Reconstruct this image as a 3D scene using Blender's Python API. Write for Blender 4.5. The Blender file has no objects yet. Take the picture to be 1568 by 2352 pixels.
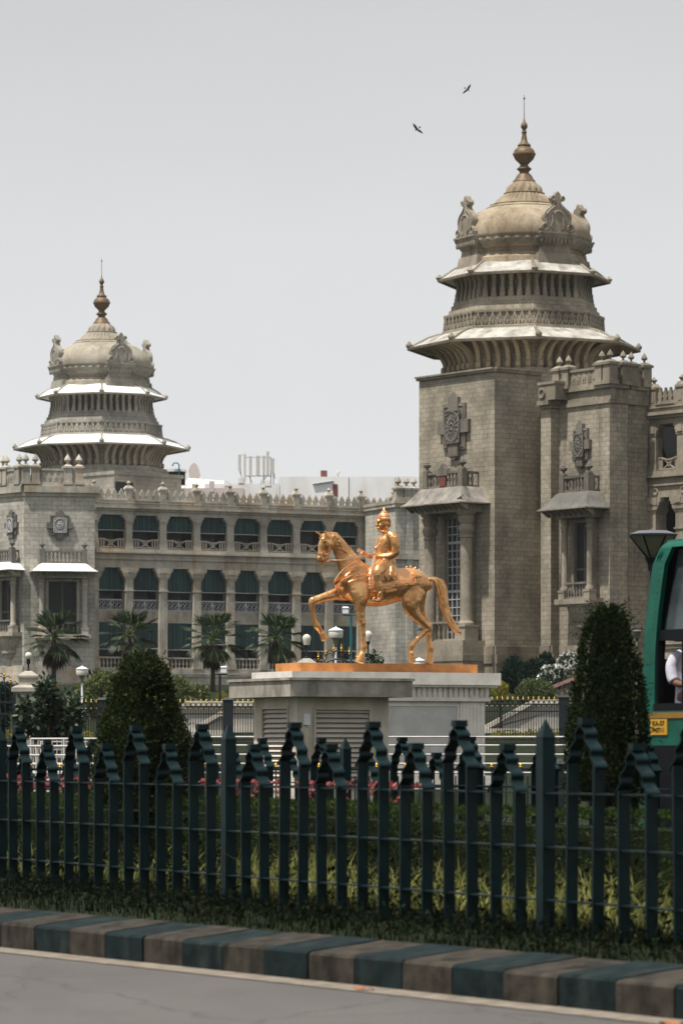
import bpy, bmesh, math, random
from mathutils import Vector, Matrix
random.seed(7)
R_ = math.radians
pi = math.pi
# ---------------------------------------------------------------- camera model
FN, CX, HY, EYE = 4400.0, 784.0, 1720.0, 1.6      # survey unit, axis, horizon of the 1568 x 2352 frame; eye height in metres
KD = 1.909; FPX = FN*KD                           # telephoto: true distances are KD times the nominal ones used below
def X(px, Y): return (px-CX)/FN*Y
def Z(py, Y): return EYE+(HY-py)/FN*Y
def ZT(py, Y): return EYE+(HY-py)/FPX*Y
def P(px, py, Y): return (X(px, Y), Y*KD, Z(py, Y))
sc = bpy.context.scene
col = sc.collection
ORG = {}      # world location of each top-level thing

# ---------------------------------------------------------------- materials
MATS = {}
def newmat(name):
    m = bpy.data.materials.new(name); m.use_nodes = True
    nt = m.node_tree; b = nt.nodes['Principled BSDF']
    MATS[name] = m
    return m, nt, b
def nd(nt, t, **kw):
    n = nt.nodes.new(t)
    for k, v in kw.items():
        if k.startswith('i_'): n.inputs[k[2:].replace('_', ' ')].default_value = v
        else: setattr(n, k, v)
    return n
def mixc(nt, fac, a, b, mode='MIX'):
    n = nt.nodes.new('ShaderNodeMix'); n.data_type = 'RGBA'; n.blend_type = mode; n.clamp_factor = True
    for sock, v in ((n.inputs[0], fac), (n.inputs[6], a), (n.inputs[7], b)):
        if isinstance(v, (int, float)): sock.default_value = v
        elif isinstance(v, tuple): sock.default_value = v if len(v) == 4 else v+(1,)
        else: nt.links.new(v, sock)
    return n.outputs[2]
def ramp(nt, fac, stops):
    r = nt.nodes.new('ShaderNodeValToRGB'); nt.links.new(fac, r.inputs[0])
    e = r.color_ramp.elements
    while len(e) < len(stops): e.new(0.5)
    for el, (p, c) in zip(e, stops):
        el.position = p; el.color = (c, c, c, 1) if isinstance(c, (int, float)) else (c[0], c[1], c[2], 1)
    return r.outputs[0]
def noise(nt, scale, detail=4, vec=None, rough=.55, stretch=None):
    n = nd(nt, 'ShaderNodeTexNoise'); n.inputs['Scale'].default_value = scale; n.inputs['Detail'].default_value = detail
    n.inputs['Roughness'].default_value = rough
    if vec is None: vec = nd(nt, 'ShaderNodeNewGeometry').outputs['Position']
    if stretch:
        mp = nd(nt, 'ShaderNodeMapping'); mp.inputs['Scale'].default_value = stretch
        nt.links.new(vec, mp.inputs[0]); vec = mp.outputs[0]
    nt.links.new(vec, n.inputs['Vector'])
    return n.outputs[0]
def bump(nt, b, h, strength=.3, dist=.02):
    bp = nd(nt, 'ShaderNodeBump'); bp.inputs['Strength'].default_value = strength; bp.inputs['Distance'].default_value = dist
    nt.links.new(h, bp.inputs['Height']); nt.links.new(bp.outputs[0], b.inputs['Normal'])
def simple(name, c, rough=.6, metal=0, var=.25, scale=3, bmp=0, bscale=30, spec=None, dist=.01, dirt=None):
    m, nt, b = newmat(name)
    n = noise(nt, scale, 5)
    f = ramp(nt, n, [(.3, 1-var), (.7, 1+var*.6)])
    cc = mixc(nt, 1.0, c, f, 'MULTIPLY')
    if dirt:
        d = ramp(nt, noise(nt, dirt[1], 6, stretch=(1, 1, .25)), [(.48, 0), (.68, 1)])
        cc = mixc(nt, d, cc, mixc(nt, 1.0, cc, dirt[0], 'MULTIPLY'))
    nt.links.new(cc, b.inputs['Base Color'])
    b.inputs['Roughness'].default_value = rough; b.inputs['Metallic'].default_value = metal
    b.inputs['Specular IOR Level'].default_value = spec if spec is not None else (.08 if rough >= .85 else .35)
    if bmp: bump(nt, b, noise(nt, bscale, 4), bmp, dist)
    return m
def stone(name, c1, c2, mortar, stain=(.45, .46, .46), bw=.62, bh=.3, blocks=True, streak=.6, warm=None):
    """ashlar of coursed blocks: brick texture on UVs in metres, block-to-block tone, rain stains"""
    m, nt, b = newmat(name)
    uv = nd(nt, 'ShaderNodeUVMap').outputs[0]
    if blocks:
        br = nd(nt, 'ShaderNodeTexBrick', offset=.5)
        for k, v in (('Color1', c1), ('Color2', c2), ('Mortar', mortar)): br.inputs[k].default_value = v+(1,)
        br.inputs['Scale'].default_value = 1; br.inputs['Mortar Size'].default_value = .012; br.inputs['Mortar Smooth'].default_value = .3
        br.inputs['Brick Width'].default_value = bw; br.inputs['Row Height'].default_value = bh; br.inputs['Bias'].default_value = -.1
        nt.links.new(uv, br.inputs['Vector']); cc = br.outputs['Color']
    else:
        cc = mixc(nt, ramp(nt, noise(nt, 1.1, 5), [(.3, 0), (.7, 1)]), c1, c2)
    cc = mixc(nt, 1.0, cc, ramp(nt, noise(nt, 6, 5), [(.3, .82), (.7, 1.12)]), 'MULTIPLY')
    big = ramp(nt, noise(nt, .35, 6), [(.42, 0), (.66, 1)])
    cc = mixc(nt, mul(nt, big, .75), cc, mixc(nt, 1.0, cc, stain, 'MULTIPLY'))
    st = ramp(nt, noise(nt, 1.6, 6, stretch=(1, 1, .16)), [(.5, 0), (.72, 1)])
    cc = mixc(nt, mul(nt, st, streak), cc, mixc(nt, 1.0, cc, stain, 'MULTIPLY'))
    if warm:
        w = ramp(nt, noise(nt, .8, 4, stretch=(1, 1, .5)), [(.5, 0), (.7, 1)])
        cc = mixc(nt, mul(nt, w, .6), cc, mixc(nt, 1.0, cc, warm, 'MULTIPLY'))
    nt.links.new(cc, b.inputs['Base Color'])
    b.inputs['Roughness'].default_value = .85; b.inputs['Specular IOR Level'].default_value = .25
    if blocks:
        mh = nd(nt, 'ShaderNodeMath', operation='SUBTRACT'); nt.links.new(noise(nt, 9, 4), mh.inputs[0]); nt.links.new(br.outputs['Fac'], mh.inputs[1])
        bump(nt, b, mh.outputs[0], .55, .02)
    return m
def mul(nt, s, f):
    n = nd(nt, 'ShaderNodeMath', operation='MULTIPLY'); nt.links.new(s, n.inputs[0]); n.inputs[1].default_value = f
    return n.outputs[0]
def leafmat(name, c1, c2, tip=None, trans=.35, rough=.5, clump=2.2, spec=.05):
    m, nt, b = newmat(name)
    g = nd(nt, 'ShaderNodeNewGeometry')
    cc = mixc(nt, g.outputs['Random Per Island'], c1, c2)
    cl = ramp(nt, noise(nt, clump, 3), [(.35, .6), (.65, 1.25)])
    cc = mixc(nt, 1.0, cc, cl, 'MULTIPLY')
    if tip:
        f = ramp(nt, g.outputs['Random Per Island'], [(.86, 0), (.9, 1)])
        cc = mixc(nt, f, cc, tip)
    nt.links.new(cc, b.inputs['Base Color']); b.inputs['Roughness'].default_value = rough; b.inputs['Specular IOR Level'].default_value = spec
    tr = nd(nt, 'ShaderNodeBsdfTranslucent'); nt.links.new(cc, tr.inputs['Color'])
    mx = nd(nt, 'ShaderNodeMixShader'); mx.inputs[0].default_value = trans
    nt.links.new(b.outputs[0], mx.inputs[1]); nt.links.new(tr.outputs[0], mx.inputs[2])
    nt.links.new(mx.outputs[0], nt.nodes['Material Output'].inputs[0])
    return m

# ---------------------------------------------------------------- mesh builder
class Frame:
    """wall frame: u along the wall, w outward (towards the road), z up"""
    def __init__(s, ax, ay, bx, by):
        s.o = Vector((ax, ay, 0)); d = Vector((bx-ax, by-ay, 0)); s.L = d.length; s.u = d/s.L; s.n = Vector((s.u.y, -s.u.x, 0))
        s.rot = math.atan2(s.u.y, s.u.x)
    def __call__(s, p): return s.o+s.u*p[0]+s.n*p[1]+Vector((0, 0, p[2]))
    def ua(s, px, w=0):
        k = (px-CX)/FPX; b = s.o+s.n*w
        return (k*b.y-b.x)/(s.u.x-k*s.u.y)
    def za(s, py, u, w=0): return ZT(py, (s.o+s.u*u+s.n*w).y)
def framepx(pa, Ya, pb, Yb): return Frame(X(pa, Ya), Ya*KD, X(pb, Yb), Yb*KD)
def ident(p): return Vector(p)
class MB:
    def __init__(s, T=None): s.v = []; s.f = []; s.T = T or ident
    def add(s, vs, fs):
        n = len(s.v); T = s.T
        s.v.extend(T(p) for p in vs); s.f.extend([tuple(i+n for i in f) for f in fs]); return s
    def box(s, a, b, c, d, e, f):
        vs = [(x, y, z) for z in (e, f) for y in (c, d) for x in (a, b)]
        return s.add(vs, [(0, 2, 3, 1), (4, 5, 7, 6), (0, 1, 5, 4), (2, 6, 7, 3), (0, 4, 6, 2), (1, 3, 7, 5)])
    def taper(s, a, b, c, d, e, a2, b2, c2, d2, f):
        vs = [(a, c, e), (b, c, e), (a, d, e), (b, d, e), (a2, c2, f), (b2, c2, f), (a2, d2, f), (b2, d2, f)]
        return s.add(vs, [(0, 2, 3, 1), (4, 5, 7, 6), (0, 1, 5, 4), (2, 6, 7, 3), (0, 4, 6, 2), (1, 3, 7, 5)])
    def prism(s, pts, w0, w1, axis='w'):
        """pts: (u,z) outline extruded in w  |  axis 'z': (x,y) outline extruded in z  |  axis 'u': (w,z) outline extruded in u"""
        n = len(pts)
        if axis == 'w': vs = [(p[0], w0, p[1]) for p in pts]+[(p[0], w1, p[1]) for p in pts]
        elif axis == 'z': vs = [(p[0], p[1], w0) for p in pts]+[(p[0], p[1], w1) for p in pts]
        else: vs = [(w0, p[0], p[1]) for p in pts]+[(w1, p[0], p[1]) for p in pts]
        return s.add(vs, [tuple(range(n)), tuple(range(2*n-1, n-1, -1))]+[(i, (i+1) % n, n+(i+1) % n, n+i) for i in range(n)])
    def rings(s, rings, cap=True, closed=True):
        n = len(rings[0]); vs = [p for r in rings for p in r]; fs = []
        for k in range(len(rings)-1):
            for i in range(n if closed else n-1):
                j = (i+1) % n; fs.append((k*n+i, k*n+j, (k+1)*n+j, (k+1)*n+i))
        if cap: fs += [tuple(range(n)), tuple(range((len(rings)-1)*n, len(rings)*n))]
        return s.add(vs, fs)
    def lathe(s, prof, c=(0, 0, 0), seg=24, mod=None, a0=0, cap=True):
        rs = []
        for (r, z, *m) in prof:
            ring = []
            for i in range(seg):
                a = a0+2*pi*i/seg; rr = max(r, .0005)
                if m: rr *= 1+m[0]*math.cos(m[1]*a)
                ring.append((c[0]+rr*math.cos(a), c[1]+rr*math.sin(a), c[2]+z))
            rs.append(ring)
        return s.rings(rs, cap)
    def tube(s, pts, r, seg=8, cap=True):
        pts = [Vector(p) for p in pts]; n = len(pts)
        rr = r if isinstance(r, (list, tuple)) else [r]*n
        rs = []; up = Vector((0, 0, 1))
        for i, p in enumerate(pts):
            t = (pts[min(i+1, n-1)]-pts[max(i-1, 0)]).normalized()
            q = up if abs(t.dot(up)) < .95 else Vector((1, 0, 0))
            a = t.cross(q).normalized(); b = a.cross(t)
            rs.append([p+(a*math.cos(2*pi*k/seg)+b*math.sin(2*pi*k/seg))*rr[i] for k in range(seg)])
        return s.rings(rs, cap)
    def ball(s, c, r, seg=12, rg=8):
        if not isinstance(r, tuple): r = (r, r, r)
        rs = []
        for j in range(rg+1):
            th = pi*j/rg; q = max(math.sin(th), .01)
            rs.append([(c[0]+r[0]*q*math.cos(2*pi*i/seg), c[1]+r[1]*q*math.sin(2*pi*i/seg), c[2]+r[2]*math.cos(th)) for i in range(seg)])
        return s.rings(rs)
    def torus(s, c, R, r, ax='w', seg=20, sg=6):
        rs = []
        for i in range(seg):
            a = 2*pi*i/seg; ring = []
            for j in range(sg):
                b = 2*pi*j/sg; q = R+r*math.cos(b)
                if ax == 'w': ring.append((c[0]+q*math.cos(a), c[1]+r*math.sin(b), c[2]+q*math.sin(a)))
                else: ring.append((c[0]+q*math.cos(a), c[1]+q*math.sin(a), c[2]+r*math.sin(b)))
            rs.append(ring)
        n = sg; fs = []
        for k in range(seg):
            for i in range(n): fs.append((k*n+i, k*n+(i+1) % n, ((k+1) % seg)*n+(i+1) % n, ((k+1) % seg)*n+i))
        return s.add([p for r_ in rs for p in r_], fs)
    def build(s, name, mat, parent=None, smooth=None, uv=True, mats=None, fmat=None, root=None, local=False, recalc=True):
        org = Vector((0, 0, 0))
        if not local:
            q = parent
            while q is not None and q.parent is not None: q = q.parent
            if q is not None: org = ORG.get(q.name, Vector((0, 0, 0)))
        me = bpy.data.meshes.new(name)
        me.from_pydata([tuple(p-org) for p in s.v] if org.length else [tuple(p) for p in s.v], [], s.f)
        if recalc:
            bm = bmesh.new(); bm.from_mesh(me); bmesh.ops.recalc_face_normals(bm, faces=bm.faces); bm.to_mesh(me); bm.free()
        me.update()
        if uv:
            lay = me.uv_layers.new(name='UVMap'); data = [0.0]*(2*len(me.loops)); vs = me.vertices; ls = me.loops
            for p in me.polygons:
                n = p.normal
                if abs(n.z) > .8:
                    for li in p.loop_indices:
                        c = vs[ls[li].vertex_index].co; data[2*li] = c.x+org.x; data[2*li+1] = c.y+org.y
                else:
                    h = math.hypot(n.x, n.y) or 1; tx, ty = -n.y/h, n.x/h
                    for li in p.loop_indices:
                        c = vs[ls[li].vertex_index].co; data[2*li] = (c.x+org.x)*tx+(c.y+org.y)*ty; data[2*li+1] = c.z
            lay.data.foreach_set('uv', data)
        if smooth is not None:
            me.shade_smooth()
            if smooth < 179: me.set_sharp_from_angle(angle=R_(smooth))
        for mm in (mats or [mat]): me.materials.append(mm)
        if fmat:
            for p in me.polygons: p.material_index = fmat[p.index]
        o = bpy.data.objects.new(name, me); col.objects.link(o)
        if parent: o.parent = parent
        return o
def tag(o, label=None, cat=None, group=None, kind=None):
    if label: o['label'] = label
    if cat: o['category'] = cat
    if group: o['group'] = group
    if kind: o['kind'] = kind
    return o
def thing(name, loc, label, cat, group=None, rotz=0):
    o = bpy.data.objects.new(name, None); col.objects.link(o); o.empty_display_size = .3
    o.location = loc; o.rotation_euler = (0, 0, rotz)
    ORG[o.name] = Vector(loc)
    return tag(o, label, cat, group)
def dup(o, parent, loc=None, rotz=None):
    c = o.copy(); col.objects.link(c); c.parent = parent
    if loc is not None: c.location = loc
    if rotz is not None: c.rotation_euler = (0, 0, rotz)
    return c
def duptree(root, loc, rotz=0, label=None, scale=None):
    r = root.copy(); col.objects.link(r); r.location = loc; r.rotation_euler = (0, 0, rotz)
    if scale: r.scale = scale
    if label: r['label'] = label
    for ch in list(root.children):
        c = ch.copy(); col.objects.link(c); c.parent = r
        for g in ch.children:
            d = g.copy(); col.objects.link(d); d.parent = c
    return r
def partat(mb, name, mat, parent, F, spots, **kw):
    """a repeated part: mesh built once in a wall-local frame at the origin, placed at (u, w, z) spots of frame F"""
    first = None; org = ORG[parent.name] if parent.name in ORG else ORG[parent.parent.name]
    mb.v = [Vector((p.x, -p.y, p.z)) for p in mb.v]      # local +y of the placed mesh points into the wall
    out = []
    for (u, w, z) in spots:
        if first is None:
            first = mb.build(name, mat, parent, local=True, **kw); o = first
        else: o = dup(first, parent)
        o.location = F((u, w, z))-org; o.rotation_euler = (0, 0, F.rot)
        out.append(o)
    return out
# ---------------------------------------------------------------- materials used
stR = stone('stone_ashlar_warm', (.41, .36, .28), (.315, .275, .215), (.17, .145, .115), bw=.55, bh=.27, streak=.55)
trR = stone('stone_trim_warm', (.34, .295, .23), (.27, .235, .185), (0, 0, 0), blocks=False, stain=(.42, .42, .4), streak=.7)
dkR = stone('stone_carved_dark', (.22, .195, .16), (.16, .145, .125), (0, 0, 0), blocks=False, stain=(.5, .5, .5))
stL = stone('stone_ashlar_grey', (.54, .51, .44), (.43, .405, .355), (.17, .16, .14), bw=.7, bh=.34, streak=.5)
trL = stone('stone_trim_grey', (.50, .465, .395), (.42, .39, .335), (0, 0, 0), blocks=False, stain=(.5, .5, .48), streak=.75, warm=(1.1, .82, .55))
stT = stone('stone_tower_grey', (.40, .375, .325), (.33, .31, .27), (.2, .19, .17), bw=.7, bh=.34, streak=.5)
trT = stone('stone_tower_trim', (.37, .345, .295), (.31, .29, .25), (0, 0, 0), blocks=False, stain=(.55, .55, .53), streak=.75)
dkL = stone('stone_weathered_grey', (.2, .19, .165), (.15, .145, .135), (0, 0, 0), blocks=False, stain=(.55, .55, .55))
domeR = stone('dome_stone_warm', (.40, .33, .235), (.33, .275, .2), (0, 0, 0), blocks=False, stain=(.5, .45, .4), streak=.8)
domeL = stone('dome_stone_pale', (.42, .38, .31), (.35, .32, .265), (0, 0, 0), blocks=False, stain=(.6, .57, .52), streak=.8)
eaveR = simple('eave_limewash_worn', (.43, .41, .37), .8, var=.35, scale=1.6, dirt=((.5, .47, .43), 1.3))
eaveL = simple('eave_limewash_white', (.82, .82, .8), .75, var=.08, scale=2)
canR = simple('canopy_render_stained', (.25, .23, .205), .8, var=.3, scale=1.6, dirt=((.42, .4, .38), 2))
brass = simple('aged_bronze_finial', (.15, .10, .055), .55, .2, var=.35, scale=5)
blind, nt, b = newmat('green_blind_cloth')
uvn = nd(nt, 'ShaderNodeUVMap').outputs[0]
wv = nd(nt, 'ShaderNodeTexWave', bands_direction='X'); wv.inputs['Scale'].default_value = .8; wv.inputs['Distortion'].default_value = .6
nt.links.new(uvn, wv.inputs['Vector'])
nt.links.new(mixc(nt, ramp(nt, wv.outputs['Fac'], [(.86, 0), (.97, 1)]), (.005, .028, .031), (.02, .085, .08)), b.inputs['Base Color']); b.inputs['Roughness'].default_value = .8
fretm = simple('fretwork_grey', (.40, .41, .42), .8, var=.15)
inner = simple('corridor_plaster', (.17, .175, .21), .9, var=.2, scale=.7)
darkm = simple('dark_door_and_shade', (.015, .017, .02), .7)
glassd = simple('dark_window_glass', (.03, .035, .04), .12, var=.1, spec=.6)
sashm = simple('white_window_sash', (.42, .42, .42), .6, var=.15)
marble, nt, b = newmat('white_marble')
v1 = ramp(nt, noise(nt, 1.3, 9, rough=.65, stretch=(1, 1, 1.7)), [(.42, 0), (.5, 1), (.58, 0)])
cc = mixc(nt, mul(nt, v1, .35), (.84, .79, .71), (.52, .5, .47))
cc = mixc(nt, ramp(nt, noise(nt, 2.5, 5, stretch=(1, 1, .2)), [(.5, 0), (.75, .7)]), cc, (.52, .48, .4))
nt.links.new(cc, b.inputs['Base Color']); b.inputs['Roughness'].default_value = .5
marbg, nt, b = newmat('grey_marble_panel')
v1 = ramp(nt, noise(nt, 1.6, 9, rough=.7), [(.4, 0), (.62, 1)])
cc = mixc(nt, v1, (.60, .58, .55), (.46, .455, .44))
cc = mixc(nt, ramp(nt, noise(nt, 3, 5, stretch=(1, 1, .15)), [(.55, 0), (.75, .5)]), cc, (.36, .32, .26))
nt.links.new(cc, b.inputs['Base Color']); b.inputs['Roughness'].default_value = .45
conc = simple('weathered_concrete', (.37, .34, .29), .9, var=.35, scale=3.5, bmp=.4, dirt=((.3, .3, .31), 2.2))
hutm = simple('hut_render', (.64, .585, .49), .85, var=.16, scale=2.5, bmp=.3, bscale=20, dirt=((.72, .7, .66), 3))
louv = simple('louvre_slats', (.58, .53, .46), .7, var=.12, scale=4)
copper, nt, b = newmat('copper_painted_bronze')
n1 = noise(nt, 4.0, 4); n2 = noise(nt, 17, 3)
nt.links.new(mixc(nt, ramp(nt, noise(nt, 2.6, 7, rough=.7), [(.5, 0), (.68, .8)]), mixc(nt, ramp(nt, n1, [(.35, 0), (.65, 1)]), (.62, .31, .12), (.77, .44, .19)), (.34, .155, .06)), b.inputs['Base Color'])
b.inputs['Metallic'].default_value = .75; b.inputs['Roughness'].default_value = .33
ad = nd(nt, 'ShaderNodeMath', operation='ADD'); nt.links.new(mul(nt, n1, 1.6), ad.inputs[0]); nt.links.new(mul(nt, n2, .4), ad.inputs[1])
bump(nt, b, ad.outputs[0], .42, .045)
copf, nt, b = newmat('copper_embossed')
n2 = noise(nt, 42, 3); vo = nd(nt, 'ShaderNodeTexVoronoi'); vo.inputs['Scale'].default_value = 30
nt.links.new(nd(nt, 'ShaderNodeNewGeometry').outputs['Position'], vo.inputs['Vector'])
b.inputs['Base Color'].default_value = (.86, .44, .2, 1); b.inputs['Metallic'].default_value = .7; b.inputs['Roughness'].default_value = .36
bump(nt, b, vo.outputs[0], .6, .015)
plate = simple('copper_painted_plate', (.56, .24, .075), .5, .25, var=.3, scale=4)
strapm = simple('rein_strap', (.8, .5, .3), .5, .3, var=.1)
fgreen, nt, b = newmat('dark_green_fence_paint')
nt.links.new(mixc(nt, ramp(nt, noise(nt, 7, 5), [(.3, 0), (.7, 1)]), (.0018, .009, .0105), (.0036, .0165, .019)), b.inputs['Base Color'])
b.inputs['Specular IOR Level'].default_value = .2; nt.links.new(ramp(nt, noise(nt, 12, 4), [(.3, .28), (.7, .45)]), b.inputs['Roughness']); bump(nt, b, noise(nt, 60, 3), .15, .004)
asph, nt, b = newmat('sunlit_asphalt')
base = mixc(nt, ramp(nt, noise(nt, .5, 5, stretch=(1, .35, 1)), [(.3, 0), (.7, 1)]), (.075, .069, .064), (.108, .099, .092))
base = mixc(nt, 1.0, base, ramp(nt, noise(nt, 55, 3, rough=.8), [(.3, .62), (.7, 1.3)]), 'MULTIPLY')
stn = ramp(nt, noise(nt, 1.7, 6, stretch=(1, .3, 1)), [(.56, 0), (.66, 1)])
base = mixc(nt, mul(nt, stn, .35), base, (.06, .057, .055))
vr = nd(nt, 'ShaderNodeTexVoronoi', feature='DISTANCE_TO_EDGE'); vr.inputs['Scale'].default_value = .55
mp = nd(nt, 'ShaderNodeMapping'); mp.inputs['Scale'].default_value = (1, .4, 1)
wp = nd(nt, 'ShaderNodeVectorMath', operation='MULTIPLY_ADD'); wp.inputs[1].default_value = (.5, .5, 0)
nn_ = nd(nt, 'ShaderNodeTexNoise'); nn_.inputs['Scale'].default_value = 2.5; gp = nd(nt, 'ShaderNodeNewGeometry').outputs['Position']; nt.links.new(gp, nn_.inputs['Vector'])
nt.links.new(nn_.outputs['Color'], wp.inputs[0]); nt.links.new(gp, wp.inputs[2]); nt.links.new(wp.outputs[0], mp.inputs[0]); nt.links.new(mp.outputs[0], vr.inputs['Vector'])
base = mixc(nt, ramp(nt, vr.outputs['Distance'], [(.0, .55), (.012, 0)]), base, (.035, .033, .032))
nt.links.new(base, b.inputs['Base Color']); b.inputs['Roughness'].default_value = .85; bump(nt, b, noise(nt, 90, 3), .6, .008)
sand = simple('dusty_gutter_concrete', (.22, .19, .155), .9, var=.4, scale=6, bmp=.4, bscale=60)
kdark = simple('kerb_paint_dark', (.010, .0185, .020), .8, var=.5, scale=7, bmp=.5, bscale=40, spec=.08, dirt=((2.2, 1.7, 1.5), 5))
kpale = simple('kerb_paint_faded', (.05, .044, .036), .85, var=.5, scale=7, bmp=.5, bscale=40, spec=.08, dirt=((.4, .42, .42), 5))
soil = simple('garden_soil', (.045, .04, .028), .95, var=.4, scale=5, bmp=.5, bscale=20)
lawn = simple('terrain_lawn', (.014, .02, .008), .95, var=.4, scale=1.2, bmp=.4, bscale=12)
paving = simple('forecourt_paving', (.3, .28, .25), .9, var=.25, scale=1)
black = simple('black_iron_paint', (.012, .016, .02), .45, var=.2)
gold = simple('gold_paint', (.62, .38, .07), .35, .75, var=.15)
railw = simple('white_pipe_paint', (.55, .52, .5), .45, var=.15, scale=8)
globe = simple('opal_lamp_glass', (.6, .58, .5), .25, var=.06)
lampw = simple('white_enamel', (.75, .76, .78), .4, var=.08)
smoke = simple('smoked_lamp_panel', (.20, .19, .14), .35, var=.2)
teal = simple('teal_pole_paint', (.015, .12, .13), .5, var=.15)
busg, nt, b = newmat('bus_green_paint')
nt.links.new(mixc(nt, ramp(nt, noise(nt, 4, 5), [(.35, 0), (.7, 1)]), (.001, .072, .046), (.002, .105, .068)), b.inputs['Base Color'])
b.inputs['Roughness'].default_value = .38; b.inputs['Specular IOR Level'].default_value = .25; bump(nt, b, noise(nt, 5, 3), .35, .02)
busdk = simple('bus_dark_trim_and_shade', (.005, .006, .008), .5, spec=.12)
busy = simple('bus_ochre_band', (.25, .13, .02), .5, var=.2)
platey = simple('number_board_yellow', (.55, .30, .02), .5, var=.12, scale=10)
busgl, nt, b = newmat('bus_dusty_glass')
nt.links.new(mixc(nt, ramp(nt, noise(nt, 1.4, 4), [(.35, 0), (.7, 1)]), (.02, .03, .035), (.09, .11, .12)), b.inputs['Base Color']); b.inputs['Roughness'].default_value = .22
shirt, nt, b = newmat('white_check_shirt')
ck = nd(nt, 'ShaderNodeTexBrick', offset=0.0); ck.inputs['Scale'].default_value = 28; ck.inputs['Color1'].default_value = (.55, .54, .62, 1); ck.inputs['Color2'].default_value = (.58, .57, .65, 1)
ck.inputs['Mortar'].default_value = (.3, .3, .42, 1); ck.inputs['Brick Width'].default_value = .5; ck.inputs['Row Height'].default_value = .5
nt.links.new(nd(nt, 'ShaderNodeTexCoord').outputs['Object'], ck.inputs['Vector']); nt.links.new(ck.outputs[0], b.inputs['Base Color']); b.inputs['Roughness'].default_value = .9
skin = simple('brown_skin', (.16, .08, .05), .55, var=.1)
hairm = simple('black_hair', (.01, .01, .012), .5)
cloth = simple('dark_trousers', (.03, .03, .04), .9)
redm = simple('red_brown_paint', (.16, .05, .035), .8, var=.3, scale=6)
whiteb = simple('white_plaster_block', (.8, .8, .8), .85, var=.06, scale=.4, dirt=((.86, .84, .82), .5))
pinkb = simple('pink_plaster', (.58, .5, .48), .85, var=.06)
creamb = simple('cream_sheet_roof', (.66, .65, .58), .7, var=.04)
antm = simple('antenna_plastic', (.5, .49, .46), .6, var=.08)
rampw = simple('white_ramp_wall', (.62, .58, .51), .8, var=.18, scale=1.5, dirt=((.7, .66, .6), 1))
rampg = simple('grey_ramp_side', (.36, .34, .31), .85, var=.15, scale=1.5)
railp = simple('pink_granite_rail', (.32, .19, .16), .7, var=.15)
leafD = leafmat('leaf_topiary_dark', (.006, .014, .006), (.02, .034, .010), tip=(.06, .07, .02))
leafO = leafmat('leaf_topiary_olive', (.008, .018, .007), (.028, .042, .013), tip=(.10, .105, .035))
leafM = leafmat('leaf_shrub_mid', (.045, .07, .025), (.12, .15, .06), tip=(.25, .28, .16))
leafB = leafmat('leaf_broad_dark', (.015, .035, .018), (.055, .085, .045), tip=(.22, .26, .18), spec=.4)
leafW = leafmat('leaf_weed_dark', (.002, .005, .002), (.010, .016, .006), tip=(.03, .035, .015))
leafY = leafmat('leaf_golden', (.16, .16, .02), (.34, .3, .05))
leafC = leafmat('leaf_conifer', (.008, .022, .016), (.02, .04, .026))
leafL = leafmat('leaf_shrub_light', (.08, .11, .035), (.2, .23, .09), tip=(.36, .38, .22))
hedgem = leafmat('leaf_hedge', (.012, .026, .006), (.05, .08, .018), clump=3)
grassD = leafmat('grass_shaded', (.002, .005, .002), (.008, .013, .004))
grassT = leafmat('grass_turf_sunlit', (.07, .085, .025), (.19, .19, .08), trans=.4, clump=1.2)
grassY = leafmat('grass_tall_yellow', (.10, .13, .03), (.36, .34, .12), trans=.5, clump=1.5)
palmm = leafmat('palm_leaflet', (.012, .03, .014), (.035, .06, .022), tip=(.15, .17, .08), rough=.55, spec=.35)
palmd = leafmat('palm_dead_skirt', (.05, .035, .02), (.11, .08, .045))
trunkm = simple('palm_trunk_bark', (.06, .048, .04), .95, var=.4, scale=12, bmp=.8)
flw = leafmat('petal_white', (.7, .7, .64), (.8, .8, .76), trans=.3)
flp = leafmat('petal_pink', (.22, .03, .03), (.55, .22, .2), trans=.3)
flr = leafmat('petal_orange', (.6, .08, .02), (.7, .2, .06), trans=.3)
birdm = simple('bird_feathers', (.02, .022, .025), .8)
dryleaf = simple('dry_leaf', (.35, .13, .05), .7)
# ---------------------------------------------------------------- terrain, road, kerb
def sstep(t): t = max(0, min(1, t)); return t*t*(3-2*t)
def lerp_tab(tab, x):
    if x <= tab[0][0]: return tab[0][1]
    for (a, p), (b_, q) in zip(tab, tab[1:]):
        if x <= b_: return p+(q-p)*(x-a)/(b_-a)
    return tab[-1][1]
def ground_z(x, y):
    y = y/KD; s = y+.95*x
    near = .22*sstep((s-13.6)/.6)+.1*sstep((s-17)/6)
    far = lerp_tab([(24, 0), (30, .2), (37, .45), (60, 1.45), (66, 2.0), (80, 3.0), (98, 4.4), (108, 4.9), (5000, 4.9)], y)
    return near+far
def G(x, Y): return ground_z(x, Y*KD)
def sheet(name, xs, ys, zf, mat, kind='structure'):
    mb = MB(); n = len(xs)
    mb.add([(x, y, zf(x, y)) for y in ys for x in xs], [(j*n+i, j*n+i+1, (j+1)*n+i+1, (j+1)*n+i) for j in range(len(ys)-1) for i in range(n-1)])
    return tag(mb.build(name, mat, None, smooth=60, recalc=False), kind=kind)
xs = [-3000, -600, -200, -80, -50, -35]+[-25+i*.5 for i in range(101)]+[35, 50, 80, 200, 600, 3000]
ys = [-400, -60, -20, 0, 5]+[8+i*.4 for i in range(75)]+[40+i*2 for i in range(40)]+[130, 180, 300, 900, 4000]
ys = [y*KD for y in ys]
lawn_o = sheet('ground', xs, ys, lambda x, y: ground_z(x, y)-.03*(y/KD+.87*x < 13.6), lawn)
KS = -.87                                   # the kerb line runs away to the left
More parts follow.
